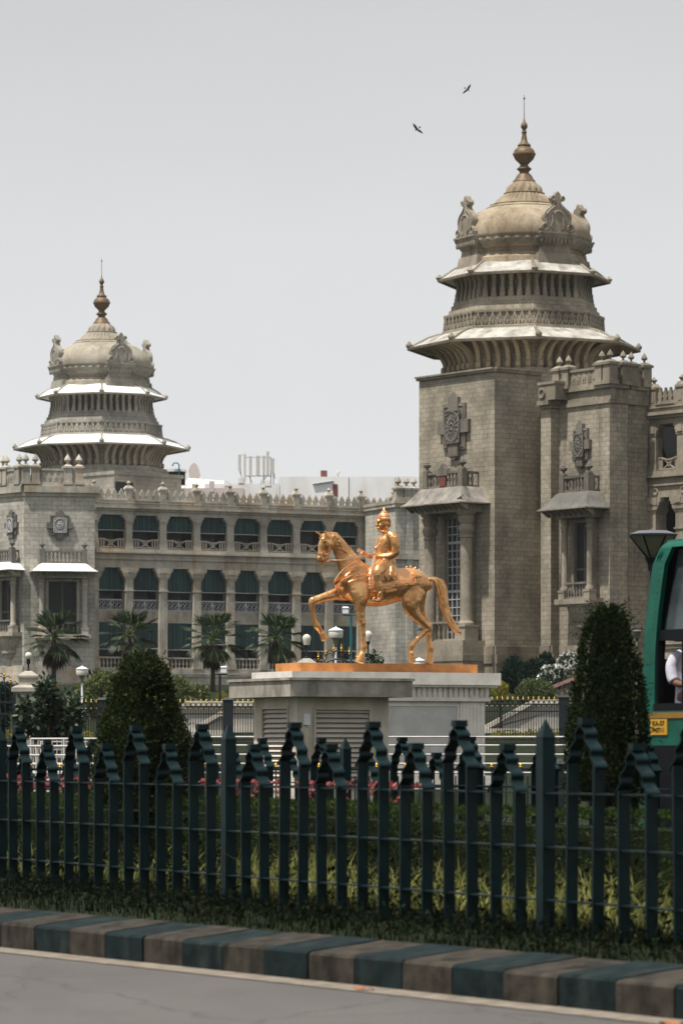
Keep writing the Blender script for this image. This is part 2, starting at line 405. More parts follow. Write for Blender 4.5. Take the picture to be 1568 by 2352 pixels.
def kl(x, off): return (off+KS*x)*KD              # y of the line with intercept off
def strip(name, off0, off1, z, mat, x0=-40, x1=14, n=54):
    mb = MB(); vs = []; 
    for i in range(n+1):
        x = x0+(x1-x0)*i/n; vs += [(x, kl(x, off0), z), (x, kl(x, off1), z)]
    mb.add(vs, [(2*i, 2*i+2, 2*i+3, 2*i+1) for i in range(n)])
    return mb
tag(strip('road', -20, 12.78, .0, asph).build('road', asph, None, recalc=False, smooth=60), kind='structure')
mb = strip('g', 12.70, 13.06, .006, sand)
tag(mb.build('gutter_strip', sand, None, recalc=False), kind='structure')
# kerb: real blocks, alternately painted, each a little out of line
kd, kp = MB(), MB()
ulen = math.hypot(1, KS*KD); ux, uy = 1/ulen, KS*KD/ulen
nx, ny = -uy, ux
rnd = random.Random(3)
for k in range(-60, 24):
    L = .3135*ulen; s0 = .089*ulen+k*L; s1 = s0+L-.016
    j = rnd.uniform(-.008, .008); h = rnd.uniform(-.005, .006)
    m = kd if k % 2 == 0 else kp
    def T(p, j=j): return Vector((p[0]*ux+(p[1]+j)*nx, 13.02*KD+p[0]*uy+(p[1]+j)*ny, p[2]))
    m.T = T
    ring = [(0, -.05), (.0, .185+h), (.022, .205+h), (.59, .268+h), (.62, -.05)]
    m.prism([(w, z) for w, z in ring], s0, s1, axis='u')
tag(kd.build('kerb', kdark), kind='structure'); tag(kp.build('kerb', kpale), kind='structure')
# earth and weeds between the kerb and the fence are part of the garden bed
# ---------------------------------------------------------------- foliage helpers
def leafquads(mb, pts, size, rnd, asp=.5, up=0.3, outw=None, fold=False):
    V = mb.v; Fc = mb.f
    for (p, nrm) in pts:
        s = size*rnd.uniform(.6, 1.3)
        d = Vector((rnd.gauss(0, 1), rnd.gauss(0, 1), rnd.gauss(0, 1)))
        if nrm is not None: d += nrm*1.1
        d.z += up; d.normalize()
        q = Vector((rnd.gauss(0, 1), rnd.gauss(0, 1), rnd.gauss(0, 1))); a = d.cross(q)
        if a.length < 1e-3: continue
        a.normalize(); n = len(V); p = Vector(p)
        V.extend((p, p+d*s*.5+a*s*asp*.5, p+d*s, p+d*s*.5-a*s*asp*.5)); Fc.append((n, n+1, n+2, n+3))
def blob_pts(c, r, n, rnd, shell=.75, flat=-1):
    out = []
    for _ in range(n):
        v = Vector((rnd.gauss(0, 1), rnd.gauss(0, 1), rnd.gauss(0, 1))).normalized()
        if v.z < flat: v.z = -v.z*.3
        q = rnd.uniform(shell, 1.04)
        out.append((Vector((c[0]+v.x*r[0]*q, c[1]+v.y*r[1]*q, c[2]+v.z*r[2]*q)), v))
    return out
def core(mb, blobs, s=.8):
    for c, r in blobs: mb.ball(c, tuple(q*s for q in r), 10, 6)
def shrub(name, label, cat, base, blobs, n, size, mat, seed, group=None, flowers=None, asp=.5, stem=True, shell=.7, up=.3):
    rnd = random.Random(seed)
    t = thing(name, base, label, cat, group); mb = MB()
    tot = sum(r[0]*r[2] for c, r in blobs)
    for c, r in blobs:
        cw = (base[0]+c[0], base[1]+c[1], base[2]+c[2])
        pts = []
        for (p, v) in blob_pts(cw, r, int(n*r[0]*r[2]/tot), rnd, shell):
            k = noise3(p*2.2/max(.3, r[0]))
            if k > -.35: pts.append((p+v*k*.18*r[0], v))
        leafquads(mb, pts, size, rnd, asp, up)
    mb.build('foliage', mat, t, uv=False, recalc=False)
    if stem:
        m2 = MB()
        for c, r in blobs[:4]:
            m2.tube([(base[0], base[1], base[2]-.1), (base[0]+c[0]*.5, base[1]+c[1]*.5, base[2]+c[2]*.4), (base[0]+c[0], base[1]+c[1], base[2]+c[2])], [.05, .04, .02])
        m2.build('stem', trunkm, t)
    if flowers:
        fm, fn, fs = flowers; m3 = MB(); pts = []
        for c, r in blobs:
            cw = (base[0]+c[0], base[1]+c[1], base[2]+c[2])
            pts += [(p, v) for p, v in blob_pts(cw, r, int(fn*r[0]*r[2]/tot), rnd, 1.0) if v.y < .3]
        for p, v in pts:
            leafquads(m3, [(p, v)]*4, fs, rnd, .8)
        m3.build('blossom', fm, t, uv=False, recalc=False)
    return t
from mathutils import noise as _mn
def noise3(p): return _mn.noise(p)
def topiary(name, label, base, prof, n, size, mat, seed, wisps=0, jitter=.05, group=None):
    """clipped conical shrub: prof = [(z, radius)], leaves through the outer volume, twigs that escaped the shears"""
    rnd = random.Random(seed); t = thing(name, base, label, 'topiary', group); mb = MB()
    zs = [p[0] for p in prof]; area = []
    for (z0, r0), (z1, r1) in zip(prof, prof[1:]): area.append((r0+r1)*math.hypot(z1-z0, r1-r0))
    tot = sum(area)
    bx, by, bz = base
    for ((z0, r0), (z1, r1)), a in zip(zip(prof, prof[1:]), area):
        for _ in range(int(n*a/tot)):
            f = rnd.random(); z = z0+(z1-z0)*f; r = r0+(r1-r0)*f; th = rnd.uniform(0, 2*pi)
            k = noise3(Vector((math.cos(th)*2.4, math.sin(th)*2.4, z*3.2+seed)))
            k2 = noise3(Vector((math.cos(th)*7, math.sin(th)*7, z*9+seed)))
            if k2 < -.38 and rnd.random() < .8: continue
            q = rnd.uniform(.80, 1.0)+k*.17+k2*.09
            v = Vector((math.cos(th), math.sin(th), .35))
            leafquads(mb, [((bx+r*q*v.x, by+r*q*v.y, bz+z+rnd.uniform(-jitter, jitter)), v)], size, rnd, .5, .35)
    for _ in range(wisps):
        i = rnd.randrange(len(prof)-1); (z0, r0), (z1, r1) = prof[i], prof[i+1]; f = rnd.random()
        z = z0+(z1-z0)*f; r = r0+(r1-r0)*f; th = rnd.uniform(0, 2*pi)
        d = Vector((math.cos(th), math.sin(th), rnd.uniform(.1, 1.3))).normalized(); p = Vector((bx+r*.95*math.cos(th), by+r*.95*math.sin(th), bz+z))
        L = rnd.uniform(.06, .2)
        for j in range(7):
            leafquads(mb, [(p+d*L*j/6+Vector((0, 0, -.03*(j/6)**2)), d*1.5)], size*.75, rnd, .5, .3)
    mb.build('foliage', mat, t, uv=False, recalc=False)
    c = MB(); c.lathe([(max(.02, r*.66), z) for z, r in prof], base, 12)
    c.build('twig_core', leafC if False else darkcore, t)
    s = MB(); s.tube([(bx, by, bz-.05), (bx, by, bz+zs[0]+.3)], .04); s.build('trunk', trunkm, t)
    return t
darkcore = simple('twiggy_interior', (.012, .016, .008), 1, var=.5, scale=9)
# right topiary: screen half-widths turned into metres at its depth
Y1 = 17.6; g1 = G(X(1395, Y1), Y1); pp = Y1/FN
prof = [(1.6+(HY-y)*pp-g1, w*pp*1.07) for y, w in ((1840, 92), (1740, 90), (1660, 86), (1600, 78), (1540, 68), (1480, 58), (1430, 42), (1412, 30), (1402, 17), (1397, 3))]
topiary('conical_topiary', 'tall dark clipped conical shrub with stray twigs beside the green bus', (X(1395, Y1), Y1*KD, g1), prof, 23000, .034, leafD, 5, wisps=330)
Y2 = 20.6; g2 = G(X(330, Y2), Y2); pp = Y2/FN
prof = [(1.6+(HY-y)*pp-g2, w*pp) for y, w in ((1850, 104), (1760, 110), (1700, 108), (1660, 94), (1625, 78), (1590, 70), (1560, 62), (1536, 48), (1522, 32), (1514, 6))]
topiary('conical_topiary', 'broad olive green clipped conical shrub in front of the left wing and palms', (X(328, Y2), Y2*KD, g2), prof, 22000, .042, leafO, 9, wisps=240, jitter=.08)
# ---------------------------------------------------------------- picket fences
def fence(name, label, y0, slope, xa, xb, posts, spacing, scale=1.0, par=0, zoff=0, seed=1):
    y0 *= KD; slope *= KD; L = math.hypot(1, slope); fx, fy = 1/L, slope/L; qx, qy = fy, -fx      # q: toward the camera side
    def base(s): return Vector((s*fx, y0+s*fy, 0))
    rot = math.atan2(fy, fx)
    s0 = min(posts); t = thing(name, (0, y0, .2), label, 'fence')
    rnd = random.Random(seed)
    W = .104*scale
    def arch(tall):
        """one picket pair: two flat bars joined by a rippled leaf-shaped hood"""
        mb = MB(lambda p: Vector((p[0], p[1], p[2])))
        zt = 1.82 if tall else 1.645; zt = zt*scale+(1-scale)*.25; e = spacing/2; ze = zt-.36*scale; th = .010
        for sg in (-1, 1):
            x0, x1 = sg*e-.011, sg*e+.011
            mb.box(x0, x1, -W/2+.006, W/2-.006, .1, ze+.03)
            # rippled strip from foot of hood to apex
            pts = []; N = 40
            for i in range(N+1):
                f = i/N; xx = e+.030-(e-.018+.030)*(f**1.1); zz = ze-.005+(zt-.045*scale-ze)*f
                rip = .019*math.sin(f*2*pi*2.6+.6)
                pts.append((sg*(xx+rip), zz))
            pts.append((sg*.034, zt-.028*scale)); 
            ins = [(x-sg*th, z-.004) for x, z in pts]
            mb.prism(pts+ins[::-1], -W/2, W/2)
        mb.box(-.037, .037, -W/2, W/2, zt-.05*scale, zt)
        return mb
    proto = {}
    ps = sorted(posts); k = 0
    for a, b_ in zip(ps, ps[1:]):
        n = int(round((b_-a)/spacing)); n = n if n % 2 == 1 else n-1; sp = (b_-a)/n; i = 1
        while i < n:
            s = a+sp*(i+.5); tall = ((i//2)+k) % 2 == par
            if not (tall in proto):
                proto[tall] = arch(tall).build('picket_pair', fgreen, t, local=True, uv=False, smooth=62); o = proto[tall]
            else: o = dup(proto[tall], t)
            c = base(s); o.location = (c.x, c.y-y0, zoff-.2+rnd.uniform(-.006, .006)); o.rotation_euler = (R_(rnd.uniform(-.6, .6)), R_(rnd.uniform(-.5, .5)), rot)
            i += 2
        k += 1
    pm = MB(); h = .052*scale; zt = 1.685*scale+(1-scale)*.25
    pm.box(-h, h, -h, h, .0, zt); pm.taper(-h-.004, h+.004, -h-.004, h+.004, zt, -.002, .002, -.002, .002, zt+.135*scale)
    first = None
    for s in ps:
        if first is None: first = pm.build('post', fgreen, t, local=True, uv=False); o = first
        else: o = dup(first, t)
        c = base(s); o.location = (c.x, c.y-y0, zoff-.2); o.rotation_euler = (0, 0, rot)
    for z in (1.275, .88, .49):
        z = z*scale+(1-scale)*.25+zoff
        for a, b_ in zip(ps, ps[1:]):
            mb = MB(); c0, c1 = base(a), base(b_)
            F = Frame(c0.x, c0.y, c1.x, c1.y); mb.T = F
            mb.box(.04, F.L-.04, -.035, .035, z-.006, z+.006)
            mb.build('rail', fgreen, t, uv=False)
    return t
Lf = math.hypot(1, 1.1)
def s_at(px, y0, slope): y0 *= KD; slope *= KD; k = (px-CX)/FPX; x = k*y0/(1-k*slope); return x*math.hypot(1, slope)
sA, sB = s_at(525, 15.74, -1.1), s_at(1252, 15.74, -1.1); dS = sB-sA
fence('picket_fence', 'dark green picket fence with rippled hoods standing along the kerb in the foreground', 15.74, -1.1, -8, 3, [sA-3*dS, sA-2*dS, sA-dS, sA, sB, sB+dS, sB+2*dS], dS/15, par=0, seed=2)
sC = s_at(793, 22.0, -1.0)
fence('picket_fence', 'smaller dark green picket fence behind the hedge on the far side of the garden', 22.0, -1.0, -8, 3, [sC-4*dS, sC-3*dS, sC-2*dS, sC-dS, sC, sC+dS, sC+2*dS], dS/15, par=1, scale=.96, zoff=-.03, seed=4)
# ---------------------------------------------------------------- hedge, flowers, grass
def alongline(y0, slope, x): return (y0+slope*x)*KD
def hedge(name, label, xa, xb, y0, slope, w, ztop, n, mat, seed, size=.035):
    rnd = random.Random(seed); xm = (xa+xb)/2
    t = thing(name, (xm, alongline(y0, slope, xm), .25), label, 'hedge'); mb = MB(); cr = MB()
    sl = slope*KD; L = math.hypot(1, sl)
    nrm = Vector((-sl/L, 1/L, 0))
    for _ in range(n):
        x = rnd.uniform(xa, xb); c = Vector((x, alongline(y0, slope, x), 0)); zt = ztop+.05*noise3(Vector((x*1.5, 0, 1)))
        if rnd.random() < .4:                        # top
            q = rnd.uniform(-w/2, w/2); p = c+nrm*q+Vector((0, 0, zt-rnd.random()**2*.06)); v = Vector((0, 0, 1))
        else:
            sd = -1; p = c+nrm*(sd*w/2*rnd.uniform(.85, 1.04)); p.z = rnd.uniform(.25, zt); v = nrm*sd
        if noise3(p*6) < -.3 or noise3(p*2) < -.42: continue
        leafquads(mb, [(p, v)], size, rnd, .5, .4)
    F = Frame(xa, alongline(y0, slope, xa), xb, alongline(y0, slope, xb)); cr.T = F
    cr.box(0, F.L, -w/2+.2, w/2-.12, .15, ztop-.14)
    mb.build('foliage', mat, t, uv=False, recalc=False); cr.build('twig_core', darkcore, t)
    return t
hedge('clipped_hedge', 'low clipped green box hedge running between the two dark picket fences', -7.5, 5.5, 18.9, -1.0, .9, 1.06, 66000, hedgem, 11, size=.034)
def blades(mb, rnd, x, y, z, h, w, lean=.35, seg=3):
    a = rnd.uniform(0, 2*pi); d = Vector((math.cos(a), math.sin(a), 0)); sd = Vector((-d.y, d.x, 0)); le = rnd.uniform(0, lean)*h
    n = len(mb.v)
    for j in range(seg+1):
        f = j/seg; c = Vector((x, y, z+h*f*(1-.25*le*f)))+d*le*f*f; ww = w*(1-f)**.6
        mb.v += [c-sd*ww/2, c+sd*ww/2]
    mb.f += [(n+2*j, n+2*j+1, n+2*j+3, n+2*j+2) for j in range(seg)]
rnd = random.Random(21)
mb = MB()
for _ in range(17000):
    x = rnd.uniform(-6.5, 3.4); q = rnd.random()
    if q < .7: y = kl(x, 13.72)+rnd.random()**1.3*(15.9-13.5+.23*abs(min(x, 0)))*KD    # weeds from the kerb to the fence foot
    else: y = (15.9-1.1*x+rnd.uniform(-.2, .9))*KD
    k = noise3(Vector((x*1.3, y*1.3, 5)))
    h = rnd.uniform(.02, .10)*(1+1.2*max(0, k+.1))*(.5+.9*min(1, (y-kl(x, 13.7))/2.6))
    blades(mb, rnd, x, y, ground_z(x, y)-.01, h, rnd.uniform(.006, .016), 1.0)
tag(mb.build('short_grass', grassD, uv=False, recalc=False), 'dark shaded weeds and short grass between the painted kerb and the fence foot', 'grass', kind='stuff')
mb = MB()
for _ in range(5600):
    x = rnd.uniform(-5.5, 3.6); y = (16.15-1.07*x+rnd.uniform(.0, 1.9))*KD
    k = noise3(Vector((x*.9, y*.9, 2)))
    if k < -.05 or (rnd.random() < .75 and (x/y*FPX+CX) < 560): continue
    h = rnd.uniform(.16, .45)*(1+max(0, k)*1.0)
    blades(mb, rnd, x, y, ground_z(x, y)-.01, h, rnd.uniform(.010, .024), 1.3)
tag(mb.build('tall_grass', grassY, uv=False, recalc=False), 'tall sunlit yellow green grass blades behind the front picket fence', 'grass', kind='stuff')
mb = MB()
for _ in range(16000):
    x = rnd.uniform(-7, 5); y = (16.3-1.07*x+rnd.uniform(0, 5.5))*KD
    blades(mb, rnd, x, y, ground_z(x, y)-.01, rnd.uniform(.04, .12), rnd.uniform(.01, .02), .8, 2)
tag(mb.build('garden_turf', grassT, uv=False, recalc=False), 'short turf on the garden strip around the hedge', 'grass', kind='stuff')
# straggling weeds with leaves low against the fence
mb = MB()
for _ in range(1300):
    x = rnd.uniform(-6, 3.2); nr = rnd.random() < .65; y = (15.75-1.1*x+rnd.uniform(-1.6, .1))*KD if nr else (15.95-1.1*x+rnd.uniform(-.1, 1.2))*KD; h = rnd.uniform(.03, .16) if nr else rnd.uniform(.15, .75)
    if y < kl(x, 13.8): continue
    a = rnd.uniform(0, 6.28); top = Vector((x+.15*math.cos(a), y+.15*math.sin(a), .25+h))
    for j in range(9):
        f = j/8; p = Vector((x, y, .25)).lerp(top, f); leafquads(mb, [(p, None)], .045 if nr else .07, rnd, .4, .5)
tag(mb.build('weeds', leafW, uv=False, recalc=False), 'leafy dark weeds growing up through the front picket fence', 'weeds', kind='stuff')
# pink and red bedding flowers behind the hedge, individual plants
def flowerbed():
    rnd = random.Random(8); first = []
    for v in range(3):
        t = thing('flower_plant', (0, 0, 0), 'pink and red bedding flower plant blooming behind the low hedge', 'flower', 'pink and red flowers behind the hedge')
        mb = MB(); f = MB()
        for _ in range(90): blades(mb, rnd, rnd.gauss(0, .07), rnd.gauss(0, .07), 0, rnd.uniform(.6, 1.02), .02, .25)
        mb.build('stem', hedgem, t, uv=False, recalc=False)
        for _ in range(4):
            p = Vector((rnd.gauss(0, .1), rnd.gauss(0, .1), rnd.uniform(.78, 1.02)))
            leafquads(f, [(p, None)]*7, .06, rnd, .7, .4)
        f.build('blossom', flp, t, uv=False, recalc=False); first.append(t)
    n = 0
    x = -5.4
    while x < .75:
        for row in range(2):
            xx = x+rnd.uniform(-.05, .05)+row*.1; y = (19.75+row*.35-1.0*xx+rnd.uniform(-.06, .06))*KD; z = ground_z(xx, y)-.05
            rz = rnd.uniform(0, 6.28)
            if n < 3: first[n].location = (xx, y, z); first[n].rotation_euler = (0, 0, rz)
            else: o = duptree(first[n % 3], (xx, y, z), rz)
            n += 1
        x += .21
flowerbed()
# dry leaves in the gutter
rnd = random.Random(5)
for i, (px, py) in enumerate(((320, 2198), (455, 2219), (835, 2272), (1545, 2352))):
    Yd = (1.6-.012)*FN/(py-HY); mb = MB(); a = rnd.uniform(0, 3)
    c = Vector((X(px, Yd), Yd*KD, .012))
    pts = []
    for j in range(10):
        th = 2*pi*j/10; r = .045*(1+.35*math.cos(2*th))
        pts.append((c.x+r*math.cos(th+a)*1.5, c.y+r*math.sin(th+a), c.z+.012*math.sin(3*th)+.006))
    n = len(pts); mb.add([(c.x, c.y, c.z+.02)]+pts, [(0, 1+j, 1+(j+1) % n) for j in range(n)])
    o = mb.build('fallen_leaf', dryleaf if i != 1 else leafB, uv=False)
    tag(o, ['curled orange dry leaf lying on the gutter strip at the left', 'greenish fallen leaf lying in the gutter against the kerb', 'brown dry leaf lying on the gutter strip below the middle of the fence', 'orange dry leaf on the gutter at the right edge of the photo'][i], 'leaf')
# ---------------------------------------------------------------- pedestal and ventilation hut
TH = R_(27); cT, sT = math.cos(TH), math.sin(TH)
def rframe(pxc, Yc):           # front face runs right and away by TH from the near left corner
    x = X(pxc, Yc); return Frame(x, Yc*KD, x+cT, Yc*KD+sT)
def sidelen(F, px):            # distance back along -w for which the side edge appears at px
    k = (px-CX)/FPX; b = -F.n
    return (k*F.o.y-F.o.x)/(b.x-k*b.y)
Fp = rframe(671, 36.9); La = Fp.ua(1150); Ls = sidelen(Fp, 578)
gz = G(Fp.o.x, 37)
ped = thing('statue_pedestal', (Fp.o.x+2, Fp.o.y+1.5, gz), 'white marble pedestal with dentil cornice and fluted corners under the copper rider', 'pedestal')
ztop = 3.10
mb = MB(Fp); mb.box(0, La, -Ls, 0, ztop-.24, ztop); mb.box(.05, La-.05, -Ls+.05, -.05, ztop-.285, ztop-.24); mb.build('cap_slab', marble, ped)
mb = MB(Fp); i0 = .2; mb.box(i0, La-i0, -Ls+i0, -i0, ztop-.56, ztop-.285); mb.box(i0-.05, La-i0+.05, -Ls+i0-.05, -i0+.05, ztop-.56, ztop-.48)
mb.build('frieze', marble, ped)
mb = MB(Fp); u = i0+.02
while u < La-i0-.06:
    mb.box(u, u+.07, -i0, -i0+.045, ztop-.475, ztop-.29); u += .118
w = -i0-.03
while w > -Ls+i0: mb.box(i0-.045, i0, w-.07, w, ztop-.475, ztop-.29); w -= .118
mb.build('dentils', marble, ped)
mb = MB(Fp); b0 = i0+.06; mb.box(b0, La-b0, -Ls+b0, -b0, gz-.1, ztop-.56); mb.box(b0-.12, La-b0+.12, -Ls+b0-.12, -b0+.12, gz-.1, gz+.3)
mb.build('body', marble, ped)
for (ua, ub) in ((b0, b0+.55), (La-b0-.52, La-b0)):
    mb = MB(Fp); mb.box(ua-.02, ub+.02, -b0, -b0+.03, gz+.3, ztop-.565)
    for j in range(6): c = ua+.05+j*(ub-ua-.1)/5; mb.tube([(c, -b0+.03, gz+.35), (c, -b0+.03, ztop-.62)], .026, 8)
    mb.build('fluted_pilaster', marble, ped)
mb = MB(Fp); mb.box(b0+.58, La-b0-.6, -b0, -b0+.012, 1.3, ztop-.66); mb.build('panel', marbg, ped)
mb = MB(Fp)
for a in ((b0+.55, b0+.58, 1.27, ztop-.63), (La-b0-.6, La-b0-.565, 1.27, ztop-.63)): mb.box(a[0], a[1], -b0, -b0+.03, a[2], a[3])
mb.box(b0+.58, La-b0-.6, -b0, -b0+.03, ztop-.66, ztop-.63); mb.build('panel_frame', marble, ped)

Fh = rframe(683, 32.0); zh = 2.47
Lh = Fh.ua(892); Lb = sidelen(Fh, 583); gh = G(Fh.o.x, 32)
hut = thing('ventilation_hut', (Fh.o.x+.7, Fh.o.y+1, gh), 'grey hut with louvred vents and a weathered flat concrete roof before the marble pedestal', 'hut')
us, ue = Fh.ua(667, .35), Fh.ua(947, .35)
Fs = Frame(Fh.o.x, Fh.o.y, Fh.o.x+cT, Fh.o.y+sT)
side = Lb+.35
mb = MB(Fh); mb.box(us, ue, -side, .35, zh, zh+.27); mb.box(us-.03, ue+.03, -side-.03, .38, zh+.272, zh+.315)
mb.build('roof_slab', conc, hut)
# walls with real louvre openings: front 725-848, side 604-661
def louvwall(F, L, o0, o1, z0, z1, T=.15, depth=1, name='wall'):
    mb = MB(F)
    mb.box(0, o0, -T, 0, gh-.2, zh); mb.box(o1, L, -T, 0, gh-.2, zh); mb.box(o0, o1, -T, 0, z1, zh); mb.box(o0, o1, -T, 0, gh-.2, z0)
    mb.build(name, hutm, hut)
    lv = MB(F); z = z0+.02
    while z < z1-.03:
        lv.add([(o0, -.01, z), (o1, -.01, z), (o0, -.075, z+.062), (o1, -.075, z+.062), (o0, -.004, z+.012), (o1, -.004, z+.012), (o0, -.069, z+.074), (o1, -.069, z+.074)],
               [(0, 1, 3, 2), (4, 6, 7, 5), (0, 4, 5, 1), (2, 3, 7, 6), (0, 2, 6, 4), (1, 5, 7, 3)]); z += .083
    o = lv.build('louvre', louv, hut)
    fr = MB(F); t = .045
    fr.box(o0-t, o0, -.02, .02, z0-t, z1+t); fr.box(o1, o1+t, -.02, .02, z0-t, z1+t); fr.box(o0, o1, -.02, .02, z1, z1+t); fr.box(o0, o1, -.02, .02, z0-t, z0)
    fr.build('louvre_frame', hutm, hut)
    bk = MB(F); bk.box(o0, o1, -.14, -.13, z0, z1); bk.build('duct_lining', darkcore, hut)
louvwall(Fh, Lh, Fh.ua(725), Fh.ua(848), gh+.35, Fh.za(1630, .4))
Fside = Frame(*( (Fh.o-Fh.n*Lb).xy ), *(Fh.o.xy))
louvwall(Fside, Lb-.152, Fside.ua(604), Fside.ua(661), gh+.35, Fside.za(1628, 1))
mb = MB(Fh); mb.box(Lh-.15, Lh, -Lb, -.153, gh-.2, zh); mb.box(.153, Lh-.153, -Lb, -Lb+.15, gh-.2, zh); mb.build('wall', hutm, hut)
mb = MB(Fh); mb.box(.02, .2, 0, .012, gh+.9, zh-.02); mb.build('downpipe_cover', hutm, hut)
mb = MB(Fh); mb.box(-.13, Lh+.1, .002, .1, gh-.2, gh+.16); mb.build('plinth', conc, hut)
mb = MB(Fh); mb.box(.10, .2, .02, .08, Z(1665, 32), Z(1640, 32)); mb.build('switch_box', lampw, hut)
# ---------------------------------------------------------------- copper horse and rider
ST_Y = 37.6; zpl = 3.285; SX0 = X(862, ST_Y); ST_Y = 37.6*KD
statue = thing('equestrian_statue', (SX0, ST_Y, 3.1), 'copper coloured statue of a crowned rider on a walking horse with one foreleg raised', 'statue')
K = 440.0
def HP(sx, sy, lat=0):        # statue plane: sx, sy measured on the side view, lat metres (+ away from the road)
    xl = ((sx-700)/K+lat*sT)/cT
    return Vector((SX0+xl*cT-lat*sT, ST_Y+xl*sT+lat*cT, zpl+(1425-sy)/K))
LAT = Vector((-sT, cT, 0))
Fpl = rframe(690, 37.35); Lp = Fpl.ua(1096); Lps = sidelen(Fpl, 632)
mb = MB(Fpl); mb.box(0, Lp, -Lps, 0, 3.102, 3.283); pl_o = mb.build('base_plate', plate, statue)
def cat(pts, n=4):
    out = []; m = len(pts)
    for i in range(m-1):
        p0, p1, p2, p3 = pts[max(i-1, 0)], pts[i], pts[i+1], pts[min(i+2, m-1)]
        for j in range(n):
            t = j/n
            out.append(tuple(.5*((2*b)+(c-a)*t+(2*a-5*b+4*c-d)*t*t+(3*b-a-3*c+d)*t**3) for a, b, c, d in zip(p0, p1, p2, p3)))
    out.append(pts[-1]); return out
def loft(mb, st, n=4, seg=16, cap=True):
    """st: (sx, sy, lat, r_in_plane, r_lateral) with radii in side-view units"""
    st = cat([tuple(float(q) for q in s) for s in st], n)
    C = [HP(s[0], s[1], s[2]) for s in st]; rs = []
    for i, s in enumerate(st):
        t = (C[min(i+1, len(C)-1)]-C[max(i-1, 0)]).normalized()
        L = (LAT-t*LAT.dot(t)).normalized(); q = t.cross(L)
        r1, r2 = max(s[3], 1)/K, max(s[4], 1)/K
        rs.append([C[i]+q*(r1*math.cos(2*pi*k/seg))+L*(r2*math.sin(2*pi*k/seg)) for k in range(seg)])
    t0 = (C[0]-C[1]).normalized(); t1 = (C[-1]-C[-2]).normalized()
    def capr(ring, c, t, r): return [c+(p-c)*.6+t*r*.7 for p in ring], [c+(p-c)*.1+t*r*.95 for p in ring]
    a, b = capr(rs[0], C[0], t0, min(st[0][3], st[0][4])/K); c, d = capr(rs[-1], C[-1], t1, min(st[-1][3], st[-1][4])/K)
    return mb.rings([b, a]+rs+[c, d])
def sball(mb, sx, sy, lat, r, rl=None, rz=None):
    c = HP(sx, sy, lat); q = MB(); q.ball((0, 0, 0), (r/K, (rl or r)/K, (rz or r)/K), 12, 8)
    mb.add([c+Vector((p.x*cT, p.x*sT, 0))+LAT*p.y+Vector((0, 0, p.z)) for p in q.v], q.f)
def fuse(mb, name, mat, parent, vox=.014, sm=3, fac=.5):
    o = mb.build('tmp_source', mat, None, uv=False)
    m = o.modifiers.new('r', 'REMESH'); m.mode = 'VOXEL'; m.voxel_size = vox; m.use_smooth_shade = True
    s = o.modifiers.new('s', 'SMOOTH'); s.iterations = sm; s.factor = fac
    dg = bpy.context.evaluated_depsgraph_get(); me = bpy.data.meshes.new_from_object(o.evaluated_get(dg))
    bpy.data.objects.remove(o)
    root = parent
    while root.parent: root = root.parent
    org = ORG[root.name]
    me.transform(Matrix.Translation(-org)); me.name = name
    me.shade_smooth()
    o = bpy.data.objects.new(name, me); col.objects.link(o); o.parent = parent
    me.materials.clear(); me.materials.append(mat)
    return o
def hoof(mb, a, b, r0, r1, rl):
    A, B = HP(*a), HP(*b); t = (B-A).normalized(); L = (LAT-t*LAT.dot(t)).normalized(); q = t.cross(L); rs = []
    for f in (-.12, 0, .12, .9, 1.0):
        c = A.lerp(B, f); k = max(0, f)*1.0; ra = (r0+(r1-r0)*k)*(.8 if f < 0 else 1.06 if f < .1 else 1)/K; rb_ = (r0+(rl-r0)*k)*(.8 if f < 0 else 1.06 if f < .1 else 1)/K
        rs.append([c+q*ra*math.cos(2*pi*j/18)+L*rb_*math.sin(2*pi*j/18) for j in range(18)])
    mb.rings(rs)
hb = MB()
loft(hb, [(392, 745, 0, 62, 62), (425, 742, 0, 118, 96), (500, 752, 0, 146, 122), (590, 765, 0, 166, 132), (700, 768, 0, 170, 140), (800, 764, 0, 156, 146), (890, 750, 0, 138, 138), (970, 738, 0, 136, 132), (1050, 735, 0, 128, 128), (1110, 740, 0, 98, 104), (1150, 745, 0, 52, 62)], seg=24)
loft(hb, [(560, 700, 0, 150, 92), (505, 640, 0, 128, 78), (462, 560, 0, 106, 62), (418, 480, 0, 84, 50), (375, 405, 0, 66, 42), (335, 352, 0, 52, 36)])      # neck
loft(hb, [(600, 640, 0, 60, 40), (640, 622, 0, 40, 40), (700, 630, 0, 30, 50)])                      # withers
loft(hb, [(318, 345, 0, 46, 36), (285, 372, 0, 60, 40), (262, 425, 0, 60, 38), (248, 475, 0, 47, 31), (238, 520, 0, 40, 27), (236, 556, 0, 36, 27), (238, 578, 0, 18, 20)])   # head
sball(hb, 305, 410, -.075, 44, 18, 50); sball(hb, 305, 410, .075, 44, 18, 50)       # cheeks
for l in (-.07, .07): sball(hb, 262, 385, l, 20, 14, 13); sball(hb, 214, 528, l*.75, 12, 9, 9)
sball(hb, 255, 368, -.05, 22, 14, 10); sball(hb, 243, 588, 0, 22, 17, 12)
for l, a in ((-.075, (276, 330, 262, 292)), (.075, (225, 332, 182, 300))):           # ears
    loft(hb, [(a[0]+6, a[1]+14, l, 14, 14), (a[0], a[1], l, 15, 11), ((a[0]+a[2])/2, (a[1]+a[3])/2, l*1.1, 12, 7), (a[2], a[3], l*1.1, 3, 3)], 3, 10)
